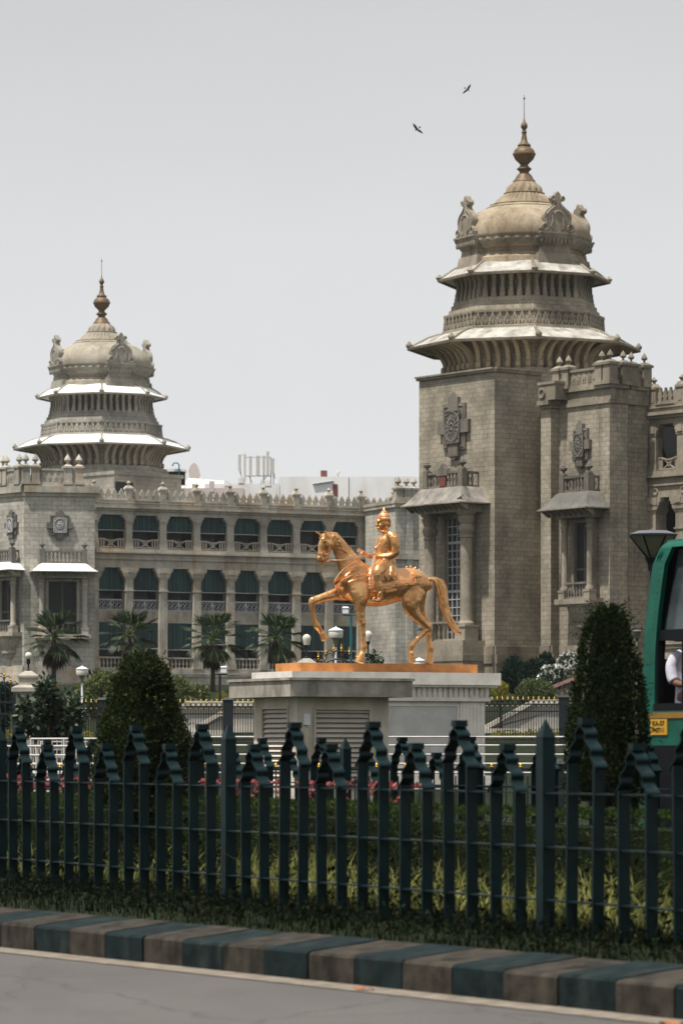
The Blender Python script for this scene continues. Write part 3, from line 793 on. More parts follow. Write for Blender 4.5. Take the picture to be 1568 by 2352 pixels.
# forehand, raised right leg
loft(hb, [(500, 790, .2, 110, 50), (430, 820, .24, 72, 52), (350, 835, .24, 52, 44), (260, 862, .24, 40, 36), (185, 888, .24, 36, 34), (158, 905, .24, 36, 32), (155, 950, .24, 28, 25), (163, 1010, .24, 23, 21), (178, 1070, .24, 24, 21), (196, 1108, .24, 33, 27), (216, 1140, .24, 25, 22), (240, 1172, .24, 24, 23)])
hoof(hb, (240, 1168, .24), (268, 1226, .24), 29, 40, 33)
# left foreleg, standing
loft(hb, [(560, 740, -.2, 120, 48), (565, 830, -.23, 96, 56), (568, 900, -.25, 64, 50), (566, 960, -.25, 49, 42), (572, 1030, -.25, 40, 33), (580, 1080, -.25, 37, 33), (586, 1120, -.25, 31, 27), (590, 1200, -.25, 26, 22), (593, 1260, -.25, 28, 25), (597, 1288, -.25, 35, 29), (590, 1325, -.25, 26, 24), (580, 1352, -.25, 27, 26)])
hoof(hb, (583, 1348, -.25), (560, 1425, -.25), 29, 46, 38)
# hind legs
loft(hb, [(1040, 780, -.16, 116, 60), (1010, 870, -.2, 98, 62), (1010, 940, -.22, 76, 52), (1040, 1000, -.22, 58, 42), (1085, 1048, -.22, 44, 33), (1135, 1090, -.22, 36, 28), (1158, 1118, -.22, 36, 26), (1125, 1160, -.22, 27, 22), (1075, 1205, -.22, 25, 20), (1030, 1250, -.22, 29, 24), (1012, 1276, -.22, 33, 27), (1006, 1315, -.22, 24, 22), (1006, 1340, -.22, 26, 25)])
hoof(hb, (1010, 1335, -.22), (1014, 1425, -.22), 31, 37, 34)
loft(hb, [(1060, 790, .16, 100, 60), (1060, 880, .2, 86, 60), (1080, 960, .22, 62, 48), (1115, 1030, .22, 46, 36), (1152, 1085, .22, 36, 28), (1165, 1125, .22, 36, 27), (1166, 1190, .22, 27, 22), (1172, 1250, .22, 27, 22), (1182, 1290, .22, 34, 28), (1178, 1330, .22, 25, 23)])
hoof(hb, (1178, 1340, .22), (1167, 1425, .22), 28, 43, 36)
for sx, sy, l in ((1178, 1108, -.22), (1186, 1118, .22)): sball(hb, sx, sy, l, 16, 14, 20)
sball(hb, 160, 888, .24, 36, 34, 30); sball(hb, 582, 1084, -.25, 37, 35, 36)
horse = fuse(hb, 'horse', copper, statue, .0135, 5)
# tail and mane: bundles of locks
tb = MB(); rnd = random.Random(4)
base_t = [(1120, 690, 0, 22, 20), (1185, 688, 0, 24, 20), (1240, 700, 0, 34, 24), (1275, 760, 0, 46, 30), (1290, 850, 0, 45, 32), (1312, 950, 0, 36, 28), (1345, 1040, 0, 33, 24), (1390, 1105, 0, 26, 18), (1430, 1150, 0, 16, 12), (1456, 1178, 0, 5, 5)]
loft(tb, [(a, b, c, d*.8, e*.85) for a, b, c, d, e in base_t])
for k in range(26):
    o1, ph = rnd.uniform(-.9, .9), rnd.uniform(0, 6.3); l0 = rnd.uniform(-.9, .9)
    loft(tb, [(a+o1*d*.95+7*math.sin(ph+i), b-o1*d*.3, l0*e/K*1.0, 8, 8) for i, (a, b, c, d, e) in enumerate(base_t[1:-1])], 3, 6)
fuse(tb, 'tail', copper, statue, .007, 1)
mm = MB()
crest = [(322, 312), (365, 316), (398, 350), (432, 398), (470, 440), (505, 490), (540, 540), (575, 580), (610, 606)]
for i, (a, b) in enumerate(crest[:-1]):
    a2, b2 = crest[i+1]
    for j in range(4):
        f = j/4; x, y = a+(a2-a)*f, b+(b2-b)*f; ln = rnd.uniform(60, 110)*(1 if i > 1 else .7)
        for l in (-1, 1):
            if l == 1 and j % 2: continue
            loft(mm, [(x, y-2, l*.01, 9, 9), (x-6+rnd.uniform(-6, 6), y+ln*.35, l*(.055), 10, 8), (x+2+rnd.uniform(-12, 8), y+ln*.7, l*(.085+.06*i/8), 8, 7), (x+8+rnd.uniform(-12, 14), y+ln, l*(.09+.09*i/8), 3, 3)], 3, 6)
for k in range(7): loft(mm, [(318-k*6, 312+k*2, -.03+.01*k, 8, 8), (285-k*7, 325, -.05+.015*k, 8, 7), (262-k*6, 352, -.05+.015*k, 4, 4)], 3, 6)
fuse(mm, 'mane', copper, statue, .009, 1)
# harness: chest band, breast band, crupper, bridle, knobs
def belt(mb, pts, wd, th, lat_sign=-1):
    """flat strap over the surface; pts (sx, sy, lat)"""
    st = cat([tuple(float(q) for q in p) for p in pts], 5); C = [HP(*s) for s in st]; rs = []
    for i, c in enumerate(C):
        t = (C[min(i+1, len(C)-1)]-C[max(i-1, 0)]).normalized()
        n = LAT*lat_sign; w = t.cross(n).normalized(); n = w.cross(t)
        rs.append([c+w*wd/2+n*th/2, c-w*wd/2+n*th/2, c-w*wd/2-n*th/2, c+w*wd/2-n*th/2])
    return mb.rings(rs)
hn = MB()
belt(hn, [(545, 572, -.17), (480, 610, -.2), (430, 650, -.21), (390, 700, -.17), (362, 735, -.06), (360, 740, .08)], .11, .05)
belt(hn, [(640, 640, -.28), (580, 655, -.30), (520, 675, -.30), (470, 700, -.27), (400, 745, -.2), (358, 775, -.05)], .05, .04)
hn.build('breast_harness', copf, statue, smooth=50); hn = MB()
belt(hn, [(1030, 672, -.27), (1085, 678, -.26), (1130, 690, -.17), (1150, 700, -.03)], .035, .04)
belt(hn, [(1020, 600, -.06), (1030, 640, -.22), (1040, 735, -.31)], .02, .03)
hn.build('crupper_strap', copf, statue, smooth=50)
br = MB()
belt(br, [(205, 495, -.02), (235, 492, -.078), (280, 500, -.09), (298, 505, -.06)], .03, .02)
belt(br, [(288, 545, -.06), (300, 480, -.09), (312, 400, -.12), (318, 340, -.09)], .022, .02)
belt(br, [(215, 362, -.05), (260, 350, -.09), (312, 352, -.1)], .022, .02)
br.torus(tuple(HP(288, 545, -.08)), .035, .008, 'w', 12, 5)
br.build('bridle', copf, statue, smooth=50)
kn = MB()
for sx, sy in ((970, 600), (1005, 598), (1045, 608), (1078, 622), (1108, 650)):
    c = HP(sx, sy, 0); kn.lathe([(.022, 0), (.012, .01), (.02, .02), (.024, .035), (.016, .048), (.006, .055), (.001, .066)], (c.x, c.y, c.z-.01), 10)
kn.build('crupper_knobs', copf, statue, smooth=60)
# saddle cloth: a shell that follows the barrel and back
sd = MB(); xs_ = [640, 690, 740, 790, 840, 890, 930, 965, 1000, 1035]; rows = []
def barrel(sx, ang, k=1.045):
    st = [(590, 765, 166, 132), (700, 768, 170, 140), (800, 764, 156, 146), (890, 750, 138, 138), (970, 738, 136, 132), (1050, 735, 128, 128)]
    for a, b in zip(st, st[1:]):
        if sx <= b[0]: break
    f = (sx-a[0])/(b[0]-a[0]); c, r1, r2 = (a[i]+(b[i]-a[i])*f for i in (1, 2, 3))
    return HP(sx, c-r1*k*math.cos(ang), -r2*k*math.sin(ang)/K)
for j in range(25):
    ang = -1.9+3.8*j/24
    rows.append([barrel(x, ang, 1.05+.012*math.sin(x*.09+j*.7)) if abs(ang) < 1.5+(.0 if x > 880 else .35) else barrel(x, math.copysign(1.5+(.0 if x > 880 else .35), ang), 1.05) for x in xs_])
n = len(xs_); vs = [p for r in rows for p in r]
sd.add(vs, [(j*n+i, j*n+i+1, (j+1)*n+i+1, (j+1)*n+i) for j in range(24) for i in range(n-1)])
o = sd.build('saddle_cloth', copf, statue, smooth=60)
md = o.modifiers.new('t', 'SOLIDIFY'); md.thickness = .018
fr = MB()
for i in range(34):
    x = 790+i*7.3; a = 1.5 if x > 880 else 1.78
    p = barrel(x, a, 1.06); fr.tube([p, p+Vector((0, 0, -.05))], [.009, .012], 5)
fr.build('fringe', copf, o, smooth=60)
# ---- rider
rb = MB()
loft(rb, [(790, 610, 0, 84, 92), (788, 560, 0, 88, 84), (786, 515, 0, 86, 78), (785, 470, 0, 92, 82), (790, 410, 0, 96, 92), (800, 350, 0, 84, 100), (800, 315, 0, 56, 84), (795, 298, 0, 34, 46), (785, 275, 0, 31, 32), (778, 250, 0, 32, 32)], seg=20)
# head
loft(rb, [(768, 285, 0, 22, 22), (768, 268, 0, 36, 30), (768, 240, 0, 48, 39), (770, 205, 0, 54, 43), (774, 175, 0, 50, 42)], seg=18)
loft(rb, [(722, 190, 0, 14, 22), (718, 205, 0, 12, 14), (711, 226, 0, 9, 9), (708, 236, 0, 9, 11), (716, 242, 0, 8, 10)], 3, 10)      # nose
sball(rb, 722, 257, 0, 11, 17, 5); sball(rb, 723, 266, 0, 11, 15, 5); sball(rb, 732, 282, 0, 17, 16, 11)       # lips, chin
for l in (-.045, .045): sball(rb, 732, 200, l, 14, 13, 6); sball(rb, 733, 212, l, 10, 9, 6); sball(rb, 742, 235, l*1.2, 16, 12, 14)
for l in (-.098, .098): sball(rb, 795, 225, l, 11, 6, 20)
# near (left) arm: bent, hand at the reins
loft(rb, [(820, 320, -.17, 40, 36), (855, 340, -.25, 44, 34), (868, 385, -.28, 42, 34), (872, 430, -.28, 40, 32), (866, 478, -.27, 38, 32), (840, 500, -.25, 32, 29), (790, 512, -.2, 28, 26), (745, 512, -.15, 24, 22), (722, 508, -.13, 20, 19)])
loft(rb, [(725, 508, -.13, 20, 17), (700, 506, -.12, 26, 15), (682, 506, -.11, 24, 14)], 3, 12)
for k in range(4): loft(rb, [(698-k*1.5, 488+k*11, -.13, 7, 7), (680-k*2, 488+k*11, -.14, 7, 7), (672-k*1, 494+k*10, -.115, 6.5, 6.5), (678, 500+k*9, -.09, 6, 6)], 3, 8)
loft(rb, [(705, 490, -.10, 8, 8), (688, 482, -.09, 7.5, 7.5), (674, 484, -.095, 6, 6)], 3, 8)
# far (right) arm reaching forward
loft(rb, [(790, 320, .17, 40, 34), (770, 350, .27, 42, 34), (745, 400, .3, 38, 32), (725, 450, .28, 34, 30), (700, 485, .25, 28, 26), (660, 498, .22, 22, 20), (635, 496, .2, 18, 17)])
loft(rb, [(640, 496, .2, 18, 14), (618, 490, .2, 23, 13), (600, 486, .2, 22, 12)], 3, 12)
for k in range(4): loft(rb, [(604-k*1, 472+k*11, .19, 7, 7), (588-k*2, 468+k*11, .18, 6.5, 6.5), (578, 476+k*10, .17, 6, 6), (584, 486+k*8, .165, 6, 6)], 3, 8)
loft(rb, [(615, 474, .18, 8, 8), (600, 462, .17, 7, 7), (590, 460, .165, 6, 6)], 3, 8)
# legs astride, pleated coat skirt over the thigh
for sg in (-1, 1):
    loft(rb, [(800, 585, sg*.13, 66, 60), (765, 600, sg*.27, 60, 44), (730, 630, sg*.36, 50, 38), (716, 668, sg*.38, 44, 36), (722, 720, sg*.385, 34, 30), (730, 780, sg*.385, 30, 28), (738, 840, sg*.385, 24, 24), (740, 875, sg*.385, 24, 22)])
    loft(rb, [(748, 880, sg*.385, 18, 20), (725, 892, sg*.39, 17, 19), (700, 896, sg*.395, 14, 16), (684, 886, sg*.395, 10, 11), (680, 870, sg*.395, 6, 7)], 3, 12)
body = fuse(rb, 'rider', copper, statue, .009, 3)
sk = MB()
for sg in (-1, 1):
    for k in range(13):
        f = k/12; x0 = 700+f*170; lat = sg*(.10+.09*math.sin(pi*min(1, f*1.1)))
        loft(sk, [(x0*.6+790*.4, 520, lat*.9, 14, 12), (x0*.85+790*.15, 565, sg*.2, 17, 14), (x0-4, 620, sg*(.31+.02*math.sin(k*2)), 17, 14), (x0-8+f*10, 670, sg*(.37+.02*math.cos(k*2)), 16, 13), (x0-10+f*18, 718-abs(f-.4)*22+(k % 2)*8, sg*(.385), 12, 9)], 3, 8)
fuse(sk, 'coat_skirt', copper, body, .011, 1)
jw = MB()
for rr, l in ((0, 1), (1, 1.25)):
    jw = MB(); jw.tube([HP(795-math.sin(pi*k/33)*(80+rr*12)+6, 305+math.sin(pi*k/33)*(78+rr*48), -.12*math.cos(pi*k/33)) for k in range(34)], .012, 6)
    for k in range(34):
        a = pi*k/33; dx = math.sin(a); sball(jw, 795-dx*(80+rr*12)+6, 305+dx*(78+rr*48), -.12*math.cos(a), 7, 7, 7)
    jw.build('necklace', copf, body, smooth=60)
jw = MB(); sball(jw, 706, 432, 0, 14, 16, 16); jw.build('pendant', copf, body, smooth=60)
jw = MB(); jw.tube([HP(785+40*math.cos(2*pi*k/16), 292+6*math.cos(2*pi*k/16), .09*math.sin(2*pi*k/16)) for k in range(17)], .018, 6); jw.build('collar', copf, body, smooth=60)
for l in (-.1, .1): jw = MB(); sball(jw, 797, 258, l, 6, 6, 12); jw.build('earring', copf, body, smooth=60)
jw = MB(); sball(jw, 870, 345, -.318, 24, 7, 24); sball(jw, 870, 345, -.33, 11, 7, 11); jw.build('shoulder_rosette', copf, body, smooth=60)
jw = MB(); jw.tube([HP(742, 512+26*math.cos(2*pi*k/12), -.15-.055*math.sin(2*pi*k/12)) for k in range(13)], .012, 6); jw.build('cuff', copf, body, smooth=60)
cr = MB(); c = HP(774, 190, 0)
cr.lathe([(.118, -.01), (.128, .0), (.132, .03, .02, 16), (.122, .055, .02, 16), (.112, .06), (.115, .085, .02, 12), (.095, .125, .02, 12), (.07, .15), (.075, .158), (.06, .168), (.04, .18), (.044, .188), (.03, .198), (.022, .212), (.026, .222), (.014, .235), (.003, .262)], (c.x, c.y, c.z), 28)
for k in range(9):
    a = -.9+1.8*k/8; c2 = c+Vector((-cT, -sT, 0))*(.128*math.cos(a))+LAT*(.128*math.sin(a)); hh = .085-.03*abs(a)
    cr.rings([[c2+LAT*dx*.5+Vector((0, 0, dz)) for dx, dz in ((-.03, 0), (.03, 0), (.03, .03), (0, hh), (-.03, .03))], [c2+Vector((-cT, -sT, 0))*.014+LAT*dx*.5+Vector((0, 0, dz)) for dx, dz in ((-.03, 0), (.03, 0), (.03, .03), (0, hh), (-.03, .03))]])
cr.build('crown', copf, body, smooth=50)
hr = MB()
for k in range(14): sball(hr, 800+rnd.uniform(0, 24), 190+rnd.uniform(0, 55), rnd.uniform(-.07, .07), 15, 15, 14)
fuse(hr, 'hair', copper, body, .009, 1)
# stirrup with curled toe, sword strap, reins
stp = MB()
for sg in (-1, 1):
    st = [(756, 905, sg*.385, 5, 16), (720, 912, sg*.39, 5, 18), (688, 908, sg*.395, 5, 16), (676, 885, sg*.395, 5, 12), (686, 866, sg*.395, 5, 9), (700, 872, sg*.395, 4, 7)]
    loft(stp, st, 4, 8); loft(stp, [(742, 905, sg*.42, 5, 5), (744, 820, sg*.43, 5, 5), (742, 720, sg*.42, 5, 5)], 3, 6); loft(stp, [(722, 905, sg*.42, 5, 5), (718, 860, sg*.43, 5, 5), (742, 810, sg*.43, 5, 5)], 3, 6)
stp.build('stirrup', copf, statue, smooth=60)
rn = MB()
belt(rn, [(288, 548, -.08), (330, 546, -.11), (375, 548, -.17), (450, 541, -.22), (540, 524, -.22), (620, 504, -.19), (690, 482, -.13)], .026, .01)
belt(rn, [(288, 548, .08), (380, 548, .16), (480, 536, .22), (590, 492, .18)], .026, .01)
belt(rn, [(690, 500, -.15), (676, 560, -.3), (664, 640, -.37), (652, 722, -.385)], .03, .01)
belt(rn, [(694, 500, -.15), (684, 580, -.31), (670, 680, -.375), (655, 770, -.375)], .022, .01)
belt(rn, [(546, 447, .19), (575, 460, .19), (612, 500, .19)], .07, .012)
rn.build('reins', strapm, statue, smooth=50)
# ---------------------------------------------------------------- white pipe railing, crowd barriers, low spear railing
def rails(name, label, F, L, zs, posts, r=.017, mat=railw, cat='railing', group=None, mid=0):
    t = thing(name, F((L/2, 0, ground_z(*F((L/2, 0, 0)).xy))), label, cat, group)
    for z in zs:
        mb = MB(F); mb.tube([(0, 0, z), (L, 0, z)], r); mb.build('rail', mat, t, uv=False, smooth=60)
    for k in range(posts):
        u = L*k/(posts-1); g = ground_z(*F((u, 0, 0)).xy)
        mb = MB(F); mb.tube([(u, 0, g-.05), (u, 0, zs[0])], r*1.2); mb.build('post', mat, t, uv=False, smooth=60)
    if mid:
        mb = MB(F)
        for k in range(mid): u = L*(k+.5)/mid; mb.tube([(u, 0, zs[-1]), (u, 0, zs[0])], r*.55, 6)
        mb.build('bars', mat, t, uv=False, smooth=60)
    return t
zz = [1.6+(HY-y)*35.2/FN for y in (1692.6, 1712, 1733, 1754, 1775)]
rails('pipe_railing', 'long white horizontal pipe railing in front of the marble pedestal', framepx(235, 35.2, 1302, 35.2), X(1302, 35.2)-X(235, 35.2), zz, 6)
bl = [('nearest low white crowd barrier at the left edge of the garden', 29.5, 8, 165, 1714, 6, 27.9), ('white crowd barrier with thin bars standing behind the lowest one on the left', 31.5, 72, 225, 1697, 6, 31.0), ('white crowd barrier farther back between the other two on the left', 33, 95, 240, 1704, 5, 34.2)]
for i, (lab, Ya, p0, p1, yt, nr, Yb) in enumerate(bl):
    F = framepx(p0, Ya, p1, Yb); z0 = Z(yt, Ya)
    rails('crowd_barrier', lab, F, F.L, [z0-k*.135 for k in range(nr)], 3, .016, railw, 'barrier', None, 14 if i == 1 else 0)
def spearfence(name, label, F, L, zb, zt, n, pillars, bar=.012, tip=.1, rings=True, zr=None, cat='fence'):
    t = thing(name, F((L/2, 0, ground_z(*F((L/2, 0, 0)).xy))), label, cat)
    mb = MB(F); gd = MB(F)
    for k in range(n):
        u = L*(k+.5)/n
        mb.tube([(u, 0, zb), (u, 0, zt-tip)], bar, 5); mb.tube([(u+L/n/2, 0, zb), (u+L/n/2, 0, zt-tip*2.6)], bar, 5)
        gd.lathe([(bar, zt-tip), (bar*2.4, zt-tip*.8), (bar*1.2, zt-tip*.6), (bar*2.2, zt-tip*.4), (bar*1.1, zt-tip*.2), (.001, zt)], (u, 0, 0), 6)
        if rings:
            gd.ball((u, 0, zt-tip*2.9), bar*2, 6, 4)
            mb.torus((u+L/n/2, 0, zt-tip*1.75), L/n*.36, bar*.7, 'w', 10, 4); mb.tube([(u, 0, zt-tip*1.6), (u+L/n*.5, 0, zt-tip*1.0), (u+L/n, 0, zt-tip*1.6)], bar*.7, 4)
    for z in (zt-tip*1.35 if not rings else zt-tip*2.4, zt-tip*4.6, zb+.12): mb.box(0, L, -bar, bar, z-.018, z+.018)
    mb.build('bars', black, t, uv=False); gd.build('spear_tips', gold, t, uv=False, smooth=60)
    for u in pillars:
        p = MB(F); p.box(u-.16, u+.16, -.16, .16, zb-.3, zt-.02); p.taper(-.19+u, .19+u, -.19, .19, zt-.02, u-.12, u+.12, -.12, .12, zt+.05); p.build('pillar', black, t, uv=False)
    return t
YF = 60; g = G(0, 60)
F = framepx(1040, YF, 1480, YF); spearfence('spear_fence', 'black iron spear fence with gold tips right of the marble pedestal', F, F.L, g, Z(1600, YF), 37, [F.ua(1294)])
F = framepx(96, YF, 600, YF); spearfence('spear_fence', 'black iron spear fence with gold tips between the stone gate pillar and the hut', F, F.L, g, Z(1606, YF), 42, [F.ua(236), F.ua(524)])
F = framepx(56, 27.2, 1310, 27.2); spearfence('low_spear_railing', 'low black railing with small gold tips in front of the hut and pipe railing', F, F.L, .25, Z(1751, 27.2), 38, [F.ua(1268)], bar=.011, tip=.075, rings=False)
# ---------------------------------------------------------------- gate pillars with globe lamps, iron gates
def gate_pillar(px, Y, ycap, lab):
    x = X(px, Y); g = G(x, Y); zc = Z(ycap, Y); Y = Y*KD
    t = thing('gate_pillar', (x, Y, g), lab, 'pillar')
    T = lambda p: Vector((x+p[0], Y+p[1], p[2]))
    h = .34
    mb = MB(T); mb.box(-h, h, -h, h, g-.2, zc-.62)
    mb.prism([(-h*.7, g+.3), (h*.7, g+.3), (h*.7, zc-1.0), (h*.4, zc-.86), (0, zc-.8), (-h*.4, zc-.86), (-h*.7, zc-1.0)], -h-.02, -h)
    mb.box(-h-.06, h+.06, -h-.06, h+.06, g-.2, g+.25); mb.build('shaft', trL, t)
    mb = MB(T); mb.box(-h-.04, h+.04, -h-.04, h+.04, zc-.62, zc-.56); mb.box(-h-.12, h+.12, -h-.12, h+.12, zc-.56, zc-.44); mb.taper(-h-.12, h+.12, -h-.12, h+.12, zc-.44, -h+.06, h-.06, -h+.06, h-.06, zc-.36)
    mb.box(-.26, .26, -.26, .26, zc-.36, zc-.15); mb.box(-.3, .3, -.3, .3, zc-.15, zc-.09); mb.taper(-.3, .3, -.3, .3, zc-.09, -.1, .1, -.1, .1, zc+.05)
    mb.build('capstone', trL, t)
    return t, x, zc+.05
def globe_lamp(x, Y, z, zg, lab, r=.105, pear=False):
    t = thing('globe_lamp', (x, Y, z), lab, 'lamp')
    mb = MB(); mb.lathe([(.05, 0), (.05, .04), (.028, .06), (.025, (zg-z)*.55), (.032, (zg-z)*.6), (.045, zg-z-r-.14), (.06, zg-z-r-.1), (.055, zg-z-r*.8)], (x, Y, z), 12); mb.build('stem', black, t, smooth=40)
    mb = MB()
    if pear: mb.lathe([(.05, -r*1.5), (r*.72, -r*1.45), (r*.85, -r*.7), (r, 0), (r*.95, r*.4), (r*.7, r*.8), (r*.35, r*1.02), (.001, r*1.1)], (x, Y, zg), 20)
    else: mb.ball((x, Y, zg), r, 20, 12)
    mb.build('globe', globe, t, smooth=60)
YP = 56
t, x, z = gate_pillar(66, YP, 1545, 'cream stone gate pillar with moulded cap left of the broad leaved shrub'); globe_lamp(x, YP*KD, z, Z(1506, YP), 'round opal globe lamp on the left stone gate pillar')
t, x, z = gate_pillar(704, YP, 1516, 'stone gate pillar whose pale cap rises just behind the horse plinth left end'); globe_lamp(x, YP*KD, z, Z(1467, YP), 'pear shaped opal lamp left of the raised horse hoof', .125, True)
t, x, z = gate_pillar(845, YP, 1508, 'stone gate pillar hidden behind the standing foreleg of the copper horse'); globe_lamp(x, YP*KD, z, Z(1459, YP), 'pear shaped opal lamp behind the standing foreleg of the copper horse', .125, True)
def scroll_gate(pxa, pxb, Y, ytop, lab):
    F = framepx(pxa, Y, pxb, Y); L = F.L; zt = Z(ytop, Y); g = ground_z(F.o.x, F.o.y)
    t = thing('iron_gate', F((L/2, 0, g)), lab, 'gate'); mb = MB(F); gd = MB(F); n = max(6, int(L/.13))
    for k in range(n+1):
        u = L*k/n; h = zt-.5+.35*math.sin(pi*k/n); mb.tube([(u, 0, g+.05), (u, 0, h)], .014, 5)
    mb.tube([(L*k/20, 0, zt-.5+.35*math.sin(pi*k/20)) for k in range(21)], .03, 6)
    for z in (g+.15, g+1.0, zt-.75): mb.box(0, L, -.02, .02, z-.03, z+.03)
    for k in range(6):
        c = L*(k+.5)/6; zc = zt-.42+.35*math.sin(pi*(k+.5)/6)
        for sg in (-1, 1): mb.tube([(c, 0, zc), (c+sg*.03, 0, zc+.16), (c+sg*.12, 0, zc+.2), (c+sg*.2, 0, zc+.12), (c+sg*.17, 0, zc+.05)], .014, 5)
        gd.lathe([(.012, zc), (.012, zc+.14), (.035, zc+.18), (.015, zc+.21), (.04, zc+.25), (.015, zc+.29), (.02, zc+.33), (.001, zc+.4)], (c, 0, 0), 8)
    mb.build('gate_bars', black, t, uv=False); gd.build('finials', gold, t, uv=False, smooth=60)
    for u in (0, L): p = MB(F); p.box(u-.06, u+.06, -.06, .06, g, zt-.45); p.build('gate_stile', black, t, uv=False)
scroll_gate(-60, 34, 57, 1555, 'black wrought iron gate with scrolls and gold finials at the left edge')
scroll_gate(722, 828, 57, 1502, 'black scrolled gate top with gold finials showing between the horse forelegs')
# ---------------------------------------------------------------- lamps on poles
def hat_lamp(px, Y, yroof, lab, s=1.0, cap_only=False):
    x = X(px, Y); g = G(x, Y); z = Z(yroof, Y); Y = Y*KD
    t = thing('lantern_lamp', (x, Y, g), lab, 'lamp')
    mb = MB(); mb.lathe([(.055, 0), (.055, .3), (.04, .32), (.035, z-g-.62*s)], (x, Y, g), 10); mb.build('pole', lampw, t, smooth=40)
    mb = MB(); mb.lathe([(.04*s, -.62*s), (.05*s, -.6*s), (.05*s, -.5*s), (.1*s, -.4*s), (.105*s, -.36*s)], (x, Y, z), 16); mb.build('lamp_base', smoke, t, smooth=40)
    mb = MB(); mb.lathe([(.13*s, -.36*s), (.2*s, -.34*s), (.22*s, -.28*s), (.22*s, -.14*s), (.21*s, -.12*s)], (x, Y, z), 20); mb.build('diffuser', globe, t, smooth=40)
    mb = MB(); mb.lathe([(.235*s, -.12*s), (.235*s, -.1*s), (.14*s, -.05*s), (.05*s, -.015*s), (.02*s, 0), (.015*s, .02*s), (.001, .03*s)], (x, Y, z), 20); mb.build('hood', lampw, t, smooth=40)
hat_lamp(771, 62, 1440, 'white round hooded lantern between the raised hoof and the teal pole', 1.05)
hat_lamp(189, 70, 1530, 'small white hooded lantern near the flying pigeon on the left')
hat_lamp(962, 58, 1511, 'white lantern hood just showing behind the hind hooves of the horse', .8)
def flood(px, Y, ybar, lab, yflood=None, mat=teal, off=-.2):
    x = X(px, Y); g = G(x, Y); z = Z(ybar, Y); Y = Y*KD
    t = thing('floodlight_pole', (x, Y, g), lab, 'floodlight')
    mb = MB(); mb.tube([(x, Y, g), (x, Y, z)], .045, 8); mb.box(x-.28, x+.28, Y-.03, Y+.03, z-.025, z+.025); mb.build('pole', mat, t)
    mb = MB(); mb.box(x+off-.11, x+off+.11, Y-.1, Y+.08, z+.06, z+.26); mb.taper(x+off-.13, x+off+.13, Y-.12, Y+.1, z+.26, x+off-.09, x+off+.09, Y-.08, Y+.06, z+.3); mb.box(x+off-.02, x+off+.02, Y-.02, Y+.02, z, z+.06); mb.build('flood_head', lampw, t)
flood(806, 68, 1413, 'slim teal pole with a crossbar and white flood head left of the standing foreleg')
flood(505, 70, 1549, 'dark low floodlight post at the foot of the third palm', mat=black, off=.14)
# tray lamps on the right
def tray_lamp(px, Y, ytop, hw, hh, lab, pil=None):
    x = X(px, Y); g = G(x, Y); z = Z(ytop, Y); s = Y/FN; w = hw*s; h = hh*s; Y = Y*KD
    t = thing('street_lamp', (x, Y, g), lab, 'street lamp')
    mb = MB(); mb.lathe([(w*.16, -h), (w*.16, -h*.9), (w*.88, -h*.24), (w*.88, -h*.2)], (x, Y, z), 6); mb.build('diffuser', smoke, t)
    mb = MB(); mb.lathe([(w*.96, -h*.2), (w, -h*.13), (w*.6, -.02*h), (w*.3, 0), (.001, 0)], (x, Y, z), 24); mb.build('lamp_hood', simple_lh, t, smooth=40)
    mb = MB()
    for k in range(6):
        a = 2*pi*k/6; mb.tube([(x+w*.14*math.cos(a), Y+w*.14*math.sin(a), z-h*1.3), (x+w*.2*math.cos(a), Y+w*.2*math.sin(a), z-h*.9), (x+w*.7*math.cos(a), Y+w*.7*math.sin(a), z-h*.4), (x+w*.93*math.cos(a), Y+w*.93*math.sin(a), z-h*.16)], w*.045, 6)
    mb.lathe([(w*.13, -h*1.25), (w*.2, -h*1.1), (w*.34, -h*.88), (w*.12, -h*.86)], (x, Y, z), 12)
    mb.build('lamp_bracket', black, t, uv=False)
    mb = MB(); mb.lathe([(.09, 0), (.09, .4), (.06, .45), (.05, z-g-h*1.2)], (x, Y, g), 12); mb.build('pole', trR if pil else black, t, smooth=40)
simple_lh = simple('lamp_hood_grey', (.1, .105, .11), .35, var=.15)
tray_lamp(1498, 27.5, 1218, 57, 72, 'large dark tray shaped street lamp rising behind the green bus roof')
tray_lamp(1462, 62, 1447, 12, 22, 'small tray lamp on a white post between the conical shrub and the bus', 1)
